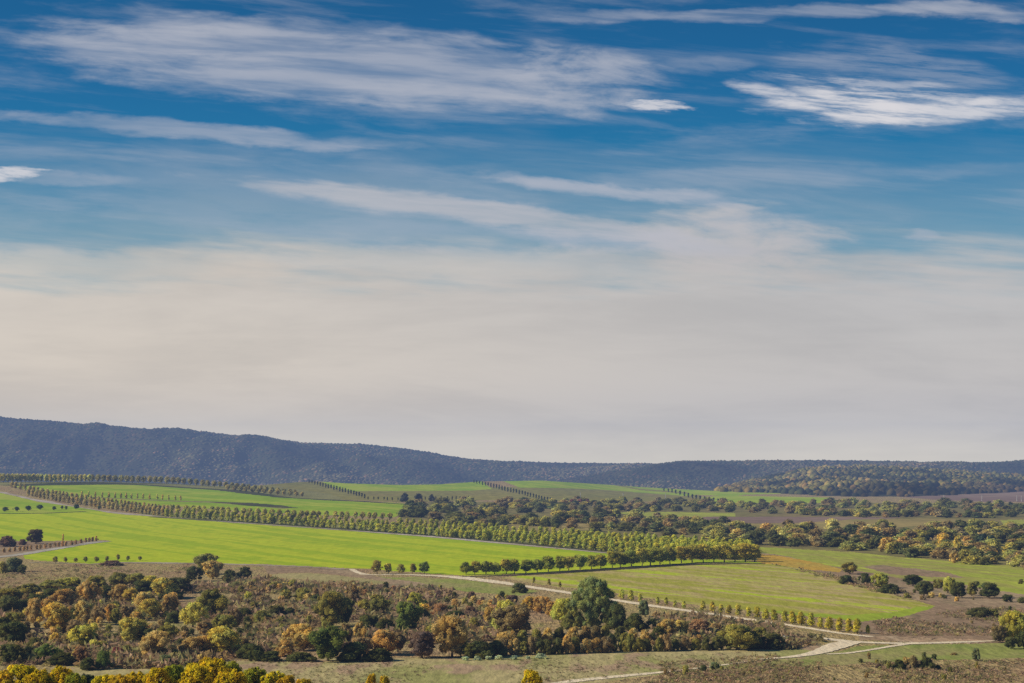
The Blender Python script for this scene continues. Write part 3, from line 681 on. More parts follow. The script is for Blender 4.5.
# --- the giant tree and the scrub around it
plant('bigtree', 'giant_tree', 592, 627, 50, 50, (.15, .19, .065), 'giant grey green tree, tallest in the valley, beside the white track', 'tree', None, parts=True)
BR = 'behind the meadow'
SCRUB = [
 # u, v(base), w, h, colour, kind, words
 (562, 622, 26, 22, 'yellow green', 'oak', 'against the left flank of the giant tree'),
 (571, 628, 20, 16, 'olive', 'bush', 'at the foot of the giant tree'),
 (552, 616, 16, 14, 'orange', 'oak', 'left of the giant tree'),
 (541, 612, 20, 15, 'orange', 'oak', 'left of the giant tree under the white track'),
 (530, 611, 15, 14, 'golden', 'oak', 'left of the giant tree under the white track'),
 (520, 592, 17, 9, 'dark olive', 'bush', 'touching the white track left of the giant tree'),
 (513, 604, 18, 9, 'purple brown', 'bush', 'below the white track left of the giant tree'),
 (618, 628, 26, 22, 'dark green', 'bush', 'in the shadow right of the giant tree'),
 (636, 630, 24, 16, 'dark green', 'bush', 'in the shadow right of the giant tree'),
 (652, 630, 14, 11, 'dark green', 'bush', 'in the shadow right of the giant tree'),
 (645, 616, 13, 15, 'grey green', 'oak', 'between the giant tree and the white track'),
 (517, 636, 38, 28, 'brown', 'oak', 'left of the giant tree'),
 (497, 631, 16, 16, 'dark olive', 'oak', 'left of the broad brown tree'),
 (506, 634, 26, 31, 'golden', 'oak', 'tall beside the broad brown tree'),
 (488, 626, 14, 18, 'orange', 'oak', 'narrow, left of the tall golden tree'),
 (452, 656, 35, 37, 'ochre', 'oak', 'biggest of its colour beside the meadow'),
 (461, 655, 18, 16, 'golden', 'oak', 'in front of the biggest ochre tree'),
 (482, 657, 32, 15, 'dark green', 'bush', 'right of the biggest ochre tree'),
 (498, 655, 22, 14, 'dark olive', 'bush', 'right of the biggest ochre tree'),
 (504, 648, 22, 15, 'ochre', 'bush', 'under the tall golden tree'),
 (422, 657, 29, 24, 'purple brown', 'oak', 'left of the biggest ochre tree'),
 (434, 640, 20, 14, 'olive', 'oak', 'behind the purple brown tree'),
 (406, 633, 26, 28, 'green', 'oak', 'in the middle of the thicket left of centre'),
 (414, 606, 20, 13, 'yellow green', 'bush', 'above the tall green tree'),
 (398, 651, 18, 17, 'tan', 'oak', 'below the tall green tree'),
 (377, 616, 28, 20, 'olive', 'oak', 'left of the tall green tree'),
 (368, 630, 26, 14, 'dark green', 'bush', 'left of the tall green tree'),
 (386, 632, 22, 13, 'dark green', 'bush', 'left of the tall green tree'),
 (420, 620, 24, 12, 'dark olive', 'bush', 'right of the tall green tree'),
 (424, 613, 14, 9, 'golden', 'bush', 'right of the tall green tree'),
 (441, 615, 20, 11, 'rust', 'bush', 'right of the tall green tree'),
 (455, 620, 26, 9, 'dark green', 'bush', 'right of the tall green tree'),
 (470, 617, 18, 10, 'purple brown', 'bush', 'left of the tall golden tree'),
 (474, 630, 15, 12, 'olive', 'bush', 'left of the tall golden tree'),
 (382, 654, 30, 22, 'ochre', 'oak', 'at the meadow edge left of centre'),
 (360, 655, 26, 17, 'tan', 'oak', 'at the meadow edge left of centre'),
 (345, 645, 16, 20, 'tan', 'oak', 'right of the green domed bush'),
 (360, 641, 14, 18, 'ochre', 'oak', 'right of the green domed bush'),
 (352, 660, 34, 17, 'dark green', 'bush', 'in front of the tan trees at the meadow edge'),
 (378, 660, 28, 11, 'dark green', 'bush', 'in front of the tan trees at the meadow edge'),
 (328, 660, 38, 30, 'green', 'oak', 'domed, at the left end of the meadow'),
 (332, 626, 31, 32, 'olive', 'oak', 'above the green domed tree'),
 (344, 624, 20, 24, 'dark green', 'oak', 'above the green domed tree'),
 (352, 605, 14, 20, 'tan', 'oak', 'above the olive tree, at the slope top'),
 (303, 650, 34, 24, 'orange', 'oak', 'left of the green domed tree'),
 (284, 655, 22, 14, 'ochre', 'bush', 'left of the orange tree'),
 (300, 660, 30, 8, 'dark green', 'bush', 'under the orange tree'),
 (272, 660, 26, 9, 'dark green', 'bush', 'under the orange tree'),
 (250, 657, 30, 13, 'dark green', 'bush', 'above the yellow trees of the bottom edge'),
 (256, 660, 18, 14, 'dark green', 'bush', 'above the yellow trees of the bottom edge'),
 (224, 655, 38, 26, 'golden', 'oak', 'broad, above the yellow trees of the bottom edge'),
 (206, 655, 22, 18, 'ochre', 'oak', 'left of the broad golden tree'),
 (190, 656, 22, 18, 'ochre', 'oak', 'above the yellow trees of the bottom edge'),
 (243, 652, 16, 14, 'tan', 'oak', 'right of the broad golden tree'),
 (212, 617, 32, 26, 'olive', 'oak', 'large, high on the scrub slope'),
 (193, 626, 24, 22, 'golden', 'oak', 'left of the large olive tree'),
 (222, 634, 24, 18, 'olive', 'oak', 'below the large olive tree'),
 (206, 636, 18, 14, 'tan', 'oak', 'below the large olive tree'),
 (236, 628, 14, 18, 'tan', 'oak', 'right of the large olive tree'),
 (246, 618, 20, 10, 'dark green', 'bush', 'right of the large olive tree'),
 (275, 618, 22, 12, 'dark olive', 'bush', 'between the large olive trees'),
 (262, 622, 15, 11, 'olive', 'bush', 'between the large olive trees'),
 (290, 617, 18, 9, 'dark green', 'bush', 'between the large olive trees'),
 (302, 600, 18, 12, 'olive', 'bush', 'on the upper scrub slope'),
 (286, 600, 13, 10, 'olive', 'bush', 'on the upper scrub slope'),
 (248, 603, 10, 11, 'yellow green', 'bush', 'on the upper scrub slope'),
 (254, 611, 15, 9, 'olive', 'bush', 'on the upper scrub slope'),
 (316, 603, 14, 8, 'dark green', 'bush', 'on the upper scrub slope'),
 (205, 573, 26, 18, 'olive', 'oak', 'rising over the lower edge of the bright field'),
 (213, 578, 22, 16, 'ochre', 'oak', 'rising over the lower edge of the bright field'),
 (192, 580, 20, 13, 'dark olive', 'oak', 'rising over the lower edge of the bright field'),
 (246, 577, 15, 10, 'dark olive', 'bush', 'at the lower edge of the bright field'),
 (229, 580, 18, 10, 'dark green', 'bush', 'at the lower edge of the bright field'),
 (178, 592, 26, 14, 'dark olive', 'oak', 'at the slope top'),
 (163, 597, 26, 18, 'golden', 'oak', 'at the slope top'),
 (150, 590, 18, 14, 'golden', 'oak', 'at the slope top'),
 (175, 598, 22, 9, 'dark green', 'bush', 'at the slope top'),
 (138, 588, 26, 14, 'olive', 'oak', 'at the slope top left'),
 (142, 594, 24, 13, 'dark green', 'oak', 'at the slope top left'),
 (118, 588, 24, 15, 'olive', 'oak', 'at the slope top left'),
 (120, 601, 19, 16, 'ochre', 'oak', 'under the slope top'),
 (132, 604, 18, 15, 'golden', 'oak', 'under the slope top'),
 (108, 600, 22, 14, 'dark green', 'oak', 'under the slope top'),
 (98, 590, 24, 14, 'olive', 'oak', 'at the slope top left'),
 (87, 604, 20, 22, 'ochre', 'oak', 'under the slope top'),
 (72, 590, 26, 12, 'yellow green', 'oak', 'at the slope top left'),
 (50, 592, 26, 12, 'olive', 'oak', 'at the slope top left'),
 (70, 599, 26, 12, 'dark green', 'oak', 'at the slope top left'),
 (52, 602, 24, 13, 'dark green', 'oak', 'at the slope top left'),
 (30, 597, 26, 13, 'olive', 'oak', 'at the far left of the slope top'),
 (10, 603, 28, 14, 'olive', 'oak', 'at the far left of the slope top'),
 (34, 609, 24, 14, 'dark green', 'oak', 'at the far left of the slope'),
 (6, 615, 26, 18, 'dark olive', 'oak', 'at the far left of the slope'),
 (20, 612, 20, 12, 'dark green', 'oak', 'at the far left of the slope'),
 (67, 607, 26, 17, 'ochre', 'oak', 'left part of the slope'),
 (57, 632, 31, 27, 'golden', 'oak', 'large, in the left part of the slope'),
 (34, 624, 18, 24, 'ochre', 'oak', 'left part of the slope'),
 (45, 616, 14, 16, 'orange', 'oak', 'left part of the slope'),
 (14, 628, 22, 15, 'olive', 'oak', 'left part of the slope'),
 (26, 637, 15, 15, 'tan', 'oak', 'left part of the slope'),
 (83, 622, 15, 20, 'ochre', 'oak', 'left part of the slope'),
 (72, 633, 18, 13, 'tan', 'oak', 'right of the large golden tree'),
 (76, 619, 14, 12, 'dark green', 'bush', 'right of the large golden tree'),
 (97, 624, 15, 17, 'tan', 'oak', 'middle of the slope'),
 (110, 622, 14, 17, 'orange', 'oak', 'middle of the slope'),
 (116, 623, 12, 14, 'olive', 'oak', 'middle of the slope'),
 (126, 620, 16, 14, 'tan', 'oak', 'middle of the slope'),
 (143, 616, 26, 22, 'ochre', 'oak', 'middle of the slope'),
 (152, 618, 20, 18, 'golden', 'oak', 'middle of the slope'),
 (170, 616, 20, 20, 'ochre', 'oak', 'middle of the slope'),
 (172, 622, 16, 9, 'dark green', 'bush', 'middle of the slope'),
 (131, 644, 26, 24, 'golden', 'oak', 'lower middle of the slope'),
 (146, 644, 18, 15, 'dark olive', 'oak', 'lower middle of the slope'),
 (136, 624, 14, 12, 'orange', 'oak', 'lower middle of the slope'),
 (155, 658, 34, 25, 'ochre', 'oak', 'broad, at the slope foot'),
 (170, 640, 22, 14, 'olive', 'oak', 'middle of the slope'),
 (80, 647, 26, 20, 'golden', 'oak', 'lower left of the slope'),
 (92, 647, 16, 13, 'purple brown', 'bush', 'lower left of the slope'),
 (102, 650, 14, 9, 'olive', 'bush', 'lower left of the slope'),
 (112, 648, 14, 9, 'tan', 'bush', 'lower left of the slope'),
 (117, 656, 15, 9, 'plum red', 'bush', 'at the slope foot'),
 (82, 662, 18, 15, 'rust', 'oak', 'at the slope foot'),
 (103, 668, 17, 16, 'green', 'bush', 'at the slope foot above the yellow trees'),
 (88, 669, 18, 11, 'dark green', 'bush', 'at the slope foot above the yellow trees'),
 (46, 661, 22, 16, 'green', 'oak', 'lower left of the slope'),
 (64, 664, 28, 11, 'dark green', 'bush', 'lower left of the slope'),
 (30, 660, 20, 13, 'dark olive', 'bush', 'lower left of the slope'),
 (16, 646, 32, 22, 'dark green', 'oak', 'dark mass at the far left'),
 (4, 636, 22, 18, 'dark green', 'oak', 'dark mass at the far left'),
 (10, 662, 26, 17, 'dark green', 'oak', 'dark mass at the far left'),
 (36, 650, 18, 12, 'dark olive', 'bush', 'lower left of the slope'),
 (165, 664, 20, 9, 'grey green', 'bush', 'at the slope foot'),
 # around the corner at lower left of the bright field
 (14, 571, 22, 13, 'grey green', 'bush', 'under the brown corner field'),
 (3, 573, 12, 11, 'olive', 'bush', 'under the brown corner field'),
 (22, 573, 10, 8, 'dark green', 'bush', 'under the brown corner field'),
 (112, 564.5, 26, 4.5, 'purple brown', 'bush', 'long and low on the lower edge of the bright field'),
 # right of the giant tree
 (668, 638, 20, 18, 'ochre', 'oak', 'right of the giant tree shadow'),
 (682, 637, 18, 16, 'orange', 'oak', 'right of the giant tree shadow'),
 (660, 641, 17, 14, 'dark green', 'bush', 'right of the giant tree shadow'),
 (700, 635, 26, 17, 'rust', 'oak', 'behind the wide domed thicket'),
 (716, 632, 14, 10, 'tan', 'bush', 'behind the wide domed thicket'),
 (737, 649, 46, 25, 'olive', 'oak', 'wide and domed, above the meadow'),
 (750, 649, 24, 19, 'dark green', 'oak', 'against the wide domed thicket'),
 (718, 649, 22, 13, 'dark olive', 'bush', 'against the wide domed thicket'),
 (762, 640, 20, 14, 'olive', 'oak', 'left of the pale broken block'),
 (773, 648, 26, 16, 'dark olive', 'oak', 'left of the pale broken block'),
 (788, 645.6, 12, 6, 'dark green', 'bush', 'under the pale broken block'),
 # right side hedge
 (850, 573, 20, 12, 'olive', 'oak', 'at the top left end of the right hedge'),
 (846, 583, 18, 9, 'dark green', 'bush', 'at the top left end of the right hedge'),
 (865, 584, 14, 12, 'dark green', 'oak', 'in the left half of the right hedge'),
 (881, 587, 19, 15, 'yellow green', 'oak', 'in the left half of the right hedge'),
 (888, 592, 26, 9, 'dark green', 'bush', 'in the left half of the right hedge'),
 (913, 585, 20, 11.5, 'dark green', 'oak', 'standing back behind the right hedge'),
 (924, 595, 20, 15, 'dark olive', 'oak', 'in the middle of the right hedge'),
 (938, 588, 14, 10, 'olive', 'oak', 'in the middle of the right hedge'),
 (948, 592, 17, 16, 'yellow green', 'oak', 'in the middle of the right hedge'),
 (959, 597, 19, 16, 'dark green', 'oak', 'in the right half of the right hedge'),
 (972, 595, 14, 14, 'olive', 'oak', 'in the right half of the right hedge'),
 (976, 585, 10, 5, 'dark olive', 'bush', 'standing back behind the right hedge'),
 (989, 597, 25, 15.5, 'dark green', 'oak', 'in the right half of the right hedge'),
 (1007, 601, 14, 7.6, 'dark green', 'bush', 'at the right end of the right hedge'),
 (1022, 602, 12, 6, 'dark olive', 'bush', 'at the right end of the right hedge'),
 (932, 597, 9, 6, 'ochre', 'bush', 'in front of the right hedge'),
 (922, 599, 8, 4.6, 'tan', 'bush', 'in front of the right hedge'),
 (907, 597, 9, 5, 'olive', 'bush', 'in front of the right hedge'),
 (1021, 583, 7, 5, 'dark olive', 'bush', 'alone in the green stubble at the right edge'),
 (977, 616, 30, 9.5, 'dark olive', 'bush', 'low on the purple brown ground at right'),
 (993, 616, 20, 8, 'olive', 'bush', 'low on the purple brown ground at right'),
 (1010, 610, 5, 5, 'dark green', 'bush', 'alone on the purple brown ground at right'),
 (1016, 641, 30, 31, 'yellow green', 'oak', 'tallest at the right edge above the green verge'),
 (1000, 641.6, 18, 17, 'brown', 'oak', 'against the tall yellow green tree at the right edge'),
 (1024, 648, 18, 18, 'dark green', 'oak', 'against the tall yellow green tree at the right edge'),
 (1011, 648, 13, 12, 'dark olive', 'oak', 'standing in front of the tall yellow green tree'),
 # lower right verge
 (977, 660, 11, 13, 'grey green', 'oak', 'alone on the green verge at lower right'),
 (977, 668, 5, 7, 'olive', 'bush', 'under the grey green tree of the verge'),
 (899, 668, 17, 9.5, 'dark green', 'bush', 'in the clump under the track fork'),
 (889, 668.4, 8, 8, 'olive', 'bush', 'in the clump under the track fork'),
 (926, 668, 18, 12, 'dark green', 'bush', 'in the clump under the track fork'),
 (914, 668, 14, 13, 'brown', 'bush', 'in the clump under the track fork'),
 (906, 664, 12, 8, 'ochre', 'bush', 'in the clump under the track fork'),
 (938, 668, 9, 4, 'dark green', 'bush', 'in the clump under the track fork'),
 (934, 658.4, 8, 5.6, 'dark green', 'bush', 'above the clump under the track fork'),
 (924, 657, 6, 6, 'dark olive', 'bush', 'above the clump under the track fork'),
 (879, 667, 10, 4, 'purple brown', 'bush', 'in the clump under the track fork'),
 (954, 654, 9, 2.6, 'brown', 'bush', 'low on the green verge'),
 (869, 658, 5, 7, 'brown', 'bush', 'just under the track fork'),
 (715, 669, 14, 8, 'grey green', 'bush', 'left of the lower track end'),
 (704, 671, 11, 7, 'dark green', 'bush', 'left of the lower track end'),
 (768, 664, 9, 4.6, 'brown', 'bush', 'beside the lower track end'),
 (686, 674, 8, 9, 'olive', 'bush', 'beside the thin lower track'),
]
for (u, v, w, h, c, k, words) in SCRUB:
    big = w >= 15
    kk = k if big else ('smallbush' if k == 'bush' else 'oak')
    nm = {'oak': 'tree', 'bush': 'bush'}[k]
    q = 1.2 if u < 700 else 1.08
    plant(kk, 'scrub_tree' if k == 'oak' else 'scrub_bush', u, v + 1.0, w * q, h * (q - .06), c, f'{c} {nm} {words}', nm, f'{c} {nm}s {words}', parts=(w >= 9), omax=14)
# the line of shrubs in front of the giant tree
for u, v, h in along([(504, 655, 18), (560, 654, 20), (600, 652, 20), (650, 651, 18), (712, 650, 14)], 9.5, .25):
    c = RND.choice(['olive', 'ochre', 'dark olive', 'olive', 'tan', 'dark olive'])
    plant('bush', 'hedge_bush', u, v + RND.uniform(-.6, .6), h * RND.uniform(.75, .95), h * RND.uniform(.7, 1), c, f'{c} bush in the hedge between the giant tree and the meadow', 'bush', f'{c} hedge bushes', parts=True)
for u, v, h in along([(512, 646, 15), (560, 643, 16), (610, 640, 15), (655, 644, 13)], 12, .25):
    c = RND.choice(['olive', 'ochre', 'dark olive', 'brown'])
    plant('bush', 'hedge_bush', u, v, h * 1.1, h, c, f'{c} bush in the back of the hedge under the giant tree', 'bush', f'{c} hedge bushes at the back', parts=True)
# silvery low shrubs on the meadow edge
for u, v, w, h in ((466, 660.4, 10, 4), (477, 660.2, 9, 4.4), (488, 660, 9, 4), (499, 659.6, 10, 4.4), (514, 659.4, 9, 4), (540, 658.4, 15, 5), (528, 658.8, 7, 3)):
    plant('smallbush', 'low_shrub', u, v, w, h, (.22, .27, .17), 'low silvery green shrub at the meadow edge', 'shrub', 'silvery shrubs at the meadow edge')

# small countable bushes over the scrub slope
def scatter(poly, n, fn, seed):
    r = random.Random(seed); xs = [p[0] for p in poly]; ys = [p[1] for p in poly]; k = 0
    pa = np.array(poly, float); t = 0
    while k < n and t < n * 60:
        t += 1
        u, v = r.uniform(min(xs), max(xs)), r.uniform(min(ys), max(ys))
        if inside(pa, np.array([u]), np.array([v]))[0]: fn(u, v, r); k += 1
def sb(words, cols, hs, key='smallbush', name='scrub_bush', grp=None, wide=1.3):
    def f(u, v, r):
        c = r.choice(cols); h = r.uniform(*hs)
        plant(key, name, u, v, h * r.uniform(1, wide + .3), h, c, f'small {c} bush {words}', 'bush', grp or f'small {c} bushes {words}', omax=0)
    return f
scatter([(225, 585), (330, 588), (330, 640), (270, 652), (240, 640), (235, 610)], 110, sb('on the open middle of the scrub slope', ['olive', 'brown', 'ochre', 'dark olive', 'tan', 'olive', 'dark green'], (4.5, 9.5)), 1)
scatter([(340, 586), (450, 590), (520, 600), (490, 612), (400, 606), (340, 600)], 50, sb('under the red heather patch', ['olive', 'dark olive', 'purple brown', 'rust', 'dark green', 'brown', 'ochre'], (4.5, 8), name='heather_bush'), 2)
scatter([(20, 600), (180, 600), (200, 640), (180, 660), (90, 660), (20, 655)], 150, sb('among the trees of the left slope', ['ochre', 'tan', 'brown', 'olive', 'golden', 'tan', 'dark olive'], (6, 11.5), name='slope_bush'), 3)
scatter([(180, 640), (260, 640), (250, 664), (180, 664)], 18, sb('at the foot of the slope above the yellow trees', ['ochre', 'brown', 'dark olive'], (6, 9), name='slope_bush'), 4)
scatter([(430, 600), (500, 604), (500, 640), (440, 630)], 16, sb('left of the tall golden tree', ['ochre', 'rust', 'dark olive'], (6, 9), name='slope_bush'), 5)
scatter([(655, 618), (720, 626), (700, 648), (650, 640)], 16, sb('between the giant tree shadow and the domed thicket', ['ochre', 'tan', 'rust', 'dark olive'], (5, 9), name='slope_bush'), 6)
scatter([(870, 586), (1000, 602), (1000, 606), (870, 592)], 12, sb('along the foot of the right hedge', ['brown', 'dark olive', 'ochre'], (3, 5), name='heath_bush'), 7)
scatter([(880, 622), (1000, 618), (1000, 634), (880, 634)], 18, sb('on the brown heath above the sandy track', ['brown', 'purple brown', 'olive'], (2.4, 4), name='heath_bush'), 8)
scatter([(680, 668), (860, 662), (1024, 666), (1024, 682), (640, 682)], 26, sb('on the dark heath of the lower right corner', ['brown', 'olive', 'dark olive'], (3, 6), name='heath_bush'), 9)
# --- mid distance woodland
def wood(words, cols, hs, name, key='farround'):
    def f(u, v, r):
        c = r.choice(cols); h = r.uniform(*hs)
        plant(key, name, u, v, h * r.uniform(1.4, 2.4), h * r.uniform(.75, 1), tuple(q * 1.18 for q in COL[c]), f'{c} tree {words}', 'tree', f'{c} trees {words}', omax=0)
    return f
MIX = ['olive', 'brown', 'dark olive', 'dark green', 'olive', 'brown', 'olive', 'dark olive', 'dark green', 'brown']
scatter([(398, 518), (412, 508), (430, 503), (512, 505), (514, 528), (480, 529), (440, 524)], 60, wood('in the grove above the long plantation left of centre', ['olive', 'brown', 'dark olive', 'dark green', 'olive', 'dark olive'], (8, 11), 'grove_tree'), 11)
for u, v, w, h in ((405, 502, 12, 9), (419, 501.6, 12, 8), (431, 501.4, 9, 7)):
    plant('farround', 'grove_tree', u, v, w, h, (.035, .04, .03), 'very dark round tree at the end of the long dark field strip', 'tree', 'dark trees at the end of the bank')
scatter([(510, 503), (700, 504), (860, 505), (1000, 505), (1024, 512), (1024, 519), (860, 517.4), (720, 512), (600, 512), (512, 514)], 275, wood('in the far belt under the distant green fields', MIX, (6, 8.6), 'belt_tree'), 12)
for u in (572, 580, 588): plant('farround', 'belt_tree', u, 505, 9, 6, 'plum red', 'wine red tree in the far belt', 'tree', 'wine red trees in the far belt')
for u, v, w, h in ((1000, 509.6, 9, 7), (1010, 510, 10, 8), (1014, 510.4, 8, 7)):
    plant('farround', 'belt_tree', u, v, w, h, (.03, .045, .03), 'blackish green tree at the right end of the far belt', 'tree', 'blackish trees at the right end of the belt')
scatter([(512, 521), (560, 516), (640, 518), (700, 524), (740, 530), (690, 541), (600, 532), (512, 526)], 80, wood('in the wood behind the middle of the plantation', MIX, (8, 11.5), 'copse_tree'), 13)
scatter([(700, 530), (860, 530), (1024, 530), (1060, 545), (1060, 573), (1000, 567), (900, 557), (850, 551.6), (790, 547), (700, 543.4)], 262, wood('in the broad wood at right of centre', MIX + ['olive', 'ochre'], (9, 13), 'wood_tree'), 14)
for u, v, w, h, c in ((888, 552, 24, 15, 'orange'), (905, 550, 22, 14, 'orange'), (943, 548, 18, 15, 'golden'), (958, 556, 12, 20, 'golden'), (968, 549, 14, 13, 'orange'), (984, 557, 22, 12, 'orange'), (1010, 553, 24, 11, 'golden'), (955, 563, 14, 12, 'ochre'), (1018, 566, 14, 13, 'ochre')):
    plant('farround', 'wood_tree', u, v, w, h, c, f'glowing {c} tree in the broad wood at right', 'tree', f'{c} trees in the broad wood')
for u, v, w, h in ((985, 545, 20, 12), (1000, 543, 16, 13), (993, 546, 16, 11)):
    plant('farround', 'wood_tree', u, v, w, h, (.03, .045, .025), 'blackish tree behind the glowing orange trees at right', 'tree', 'blackish trees behind the orange trees')
plant('farround', 'grove_tree', 722, 524.6, 18, 9, 'dark olive', 'dark tree clump standing in front of the plum coloured field', 'tree', None)

# --- bottom edge: bright yellow trees on the near hillside
def near_tree(u, vtop, D, w_m, c, label, group):
    s = slope(vtop); zt_ = CAM_Z - s * D
    x = (u - 512) / F * D * (CP - s * SP)
    zg = ground_z(x, D); H = zt_ - zg
    e = bpy.data.objects.new('yellow_tree', None); C.objects.link(e); e.location = (x, D, zg); e.rotation_euler = (0, 0, RND.uniform(0, 6.28))
    cr = obj('crown', RND.choice(LIB['yellowtree']), e, color=vary(c, .1)); cr.scale = (w_m, w_m, H)
    t = obj('trunk', RND.choice(TRUNKS), e); t.scale = (w_m * .8, w_m * .8, H)
    e['category'] = 'tree'; PEND.append((e, label, u, group, 16, None))
YG = (.30, .235, .008); YO = (.29, .21, .012); YV = (.17, .18, .015)
for u, vt, D, w, c in ((-28, 664, 215, 5.5, YG), (6, 669, 205, 4.2, YO), (22, 664, 215, 5.0, YG), (44, 669, 208, 4.4, YG), (60, 665, 216, 4.2, YG), (73, 672, 205, 3.4, YV),
                       (104, 674, 212, 3.6, YG), (122, 673, 206, 4.2, YO), (141, 671, 214, 4.4, YG), (158, 667, 210, 4.6, YG), (176, 664, 218, 4.6, YV), (194, 663, 208, 4.8, YG), (214, 657.5, 224, 5.2, YG),
                       (206, 655.5, 236, 4.4, YO), (232, 660, 228, 4.6, YV), (228, 668, 206, 4.4, YG), (252, 667, 220, 4.6, YV), (272, 671, 216, 4.0, YG), (288, 675, 210, 3.4, YO), (305, 678, 206, 2.8, YO)):
    near_tree(u, vt, D, w, c, 'bright yellow tree on the bottom edge, lower left corner', 'bright yellow trees on the bottom edge')
near_tree(372, 673, 218, 1.6, YO, 'small yellow treetop poking over the bottom edge', 'small yellow treetops at the bottom edge')
near_tree(385, 675, 220, 1.7, YO, 'small yellow treetop poking over the bottom edge', 'small yellow treetops at the bottom edge')
near_tree(531, 669, 216, 2.7, YG, 'lone golden treetop below the meadow at the bottom centre', None)
near_tree(88, 673.5, 232, 5.5, (.03, .05, .03), 'dark green treetop in the gap between the bright yellow trees', None)

# ------------------------------------------------------------------ fine ground cover (uncountable)
def tufts(name, polys, n, size, palette, seed):
    r = np.random.RandomState(seed); P_, S_ = [], []
    tot = 0
    for poly, share in polys:
        pa = np.array(poly, float); need = int(n * share); got = 0
        while got < need:
            u = r.uniform(pa[:, 0].min(), pa[:, 0].max(), need * 3); v = r.uniform(pa[:, 1].min(), pa[:, 1].max(), need * 3)
            m = inside(pa, u, v); u, v = u[m][:need - got], v[m][:need - got]
            x, y, z = pos(u, v); P_.append(np.stack([x, y, z], 1)); got += len(u)
    p = np.concatenate(P_); k = len(p)
    R = (size[0] + (size[1] - size[0]) * r.uniform(0, 1, k) ** 3.0) * (p[:, 1] / 500) ** .5
    p[:, 2] += R * .05
    cl = np.array([mnoise.noise((q[0] / 22, q[1] / 60, seed)) for q in p])
    keep = cl > -.05 + r.uniform(-.3, .3, k) * .7
    p, R, cl = p[keep], R[keep], cl[keep]
    cols = pal(r, len(p), palette, [1] * len(palette)) * (1 + .3 * cl)[:, None]
    return mass(name, p, R * 1.25, cols * 1.35, SPRAY, TUFT, seed, squash=.8, jitter=.3)
HEATH = [(.30, .20, .11), (.27, .175, .11), (.30, .245, .10), (.22, .20, .075), (.33, .22, .13), (.20, .17, .08)]
tufts('heath_scrub', [([(620, 690), (700, 672), (830, 666), (1024, 669), (1080, 690)], .6), ([(780, 662), (860, 662), (1024, 660), (1024, 668), (780, 668)], .06), ([(660, 662), (780, 655), (780, 672), (660, 680)], .1), ([(870, 622), (1000, 606), (1060, 620), (1000, 636), (880, 636)], .28)], 9000, (.14, .7), HEATH, 21)
tufts('slope_scrub', [([(225, 580), (340, 585), (520, 600), (500, 640), (260, 655), (225, 640)], .42), ([(0, 592), (225, 585), (260, 655), (180, 668), (0, 672)], .42), ([(650, 612), (800, 630), (830, 640), (790, 650), (650, 645)], .16)], 21000, (.3, 1.9), HEATH + [(.26, .17, .07), (.22, .15, .08)], 22)
tufts('meadow_tussocks', [([(250, 662), (512, 660), (760, 652), (720, 666), (560, 684), (300, 686)], 1)], 2600, (.1, .34), [(.22, .19, .09), (.16, .16, .06), (.20, .13, .08)], 23)
tufts('field_edge_scrub', [([(0, 564), (200, 566), (200, 578), (0, 590)], .35), ([(250, 580), (450, 588), (450, 596), (250, 590)], .35), ([(770, 564), (860, 580), (950, 604), (900, 600), (830, 580)], .3)], 1800, (.3, .8), HEATH, 24)

# ------------------------------------------------------------------ small built things
def pole_mesh(h):
    v, f = tube([(0, 0, -.3), (0, 0, h * .5), (0, 0, h)], [.24, .2, .15], 8)
    bv = np.array([(sx * 1.1, sy * .07, h * .93 + sz * .09) for sx in (-1, 1) for sy in (-1, 1) for sz in (-1, 1)])
    bf = np.array([(0, 1, 3), (0, 3, 2), (4, 6, 7), (4, 7, 5), (0, 4, 5), (0, 5, 1), (2, 3, 7), (2, 7, 6), (0, 2, 6), (0, 6, 4), (1, 5, 7), (1, 7, 3)])
    return mesh_from('utility_pole', v, f, [CONCRETE]), mesh_from('crossarm', bv, bf, [CONCRETE])
PM = pole_mesh(1.0)
for u, v, h in ((580.5, 498.4, 6), (623.2, 499, 6.2), (665.6, 499.2, 6.2), (944, 500.6, 5.4), (982, 501, 5.8), (1017, 501.4, 6), (1021.5, 501.6, 6)):
    x, y, z = P(u, v); H = h * y / F
    pm, cm = pole_mesh(H)
    e = obj('utility_pole', pm, None, (x, y, z)); e.scale = (2.0, 2.0, 1)
    c = obj('crossarm', cm, e); c.scale = (.5, .5, 1)
    e['category'] = 'pole'
    PEND.append((e, 'thin pale utility pole above the far belt, under the distant green fields' if u < 800 else 'thin pale utility pole before the far ploughed field at right', u, 'utility poles', 12, None))

# pale broken block
import bmesh
def block(sx, sy, sz, seed, off=(0, 0, 0)):
    bm = bmesh.new(); bmesh.ops.create_cube(bm, size=1)
    bmesh.ops.scale(bm, vec=(sx, sy, sz), verts=bm.verts)
    bmesh.ops.subdivide_edges(bm, edges=bm.edges, cuts=3, use_grid_fill=True)
    r = random.Random(seed)
    for vv in bm.verts:
        vv.co.z += (.18 * sz * r.uniform(-1, 1)) if vv.co.z > 0 else 0
        vv.co.x += r.uniform(-.06, .06) * sx; vv.co.y += r.uniform(-.04, .04) * sy
        vv.co.x += off[0]; vv.co.y += off[1]; vv.co.z += off[2] + sz * .45
    me = bpy.data.meshes.new('block'); bm.to_mesh(me); bm.free(); me.materials.append(CONCRETE); return me
x, y, z = P(786, 641.4)
e = bpy.data.objects.new('stone_ruin', None); C.objects.link(e); e.location = (x, y, z); e.rotation_euler = (0, 0, -.35)
obj('wall', block(2.0, .5, 1.3, 1), e); obj('wall', block(.5, 3.0, 1.1, 2, (1.4, 1.3, 0)), e); obj('rubble', block(1.8, 1.2, .5, 3, (-2.0, -.2, 0)), e)
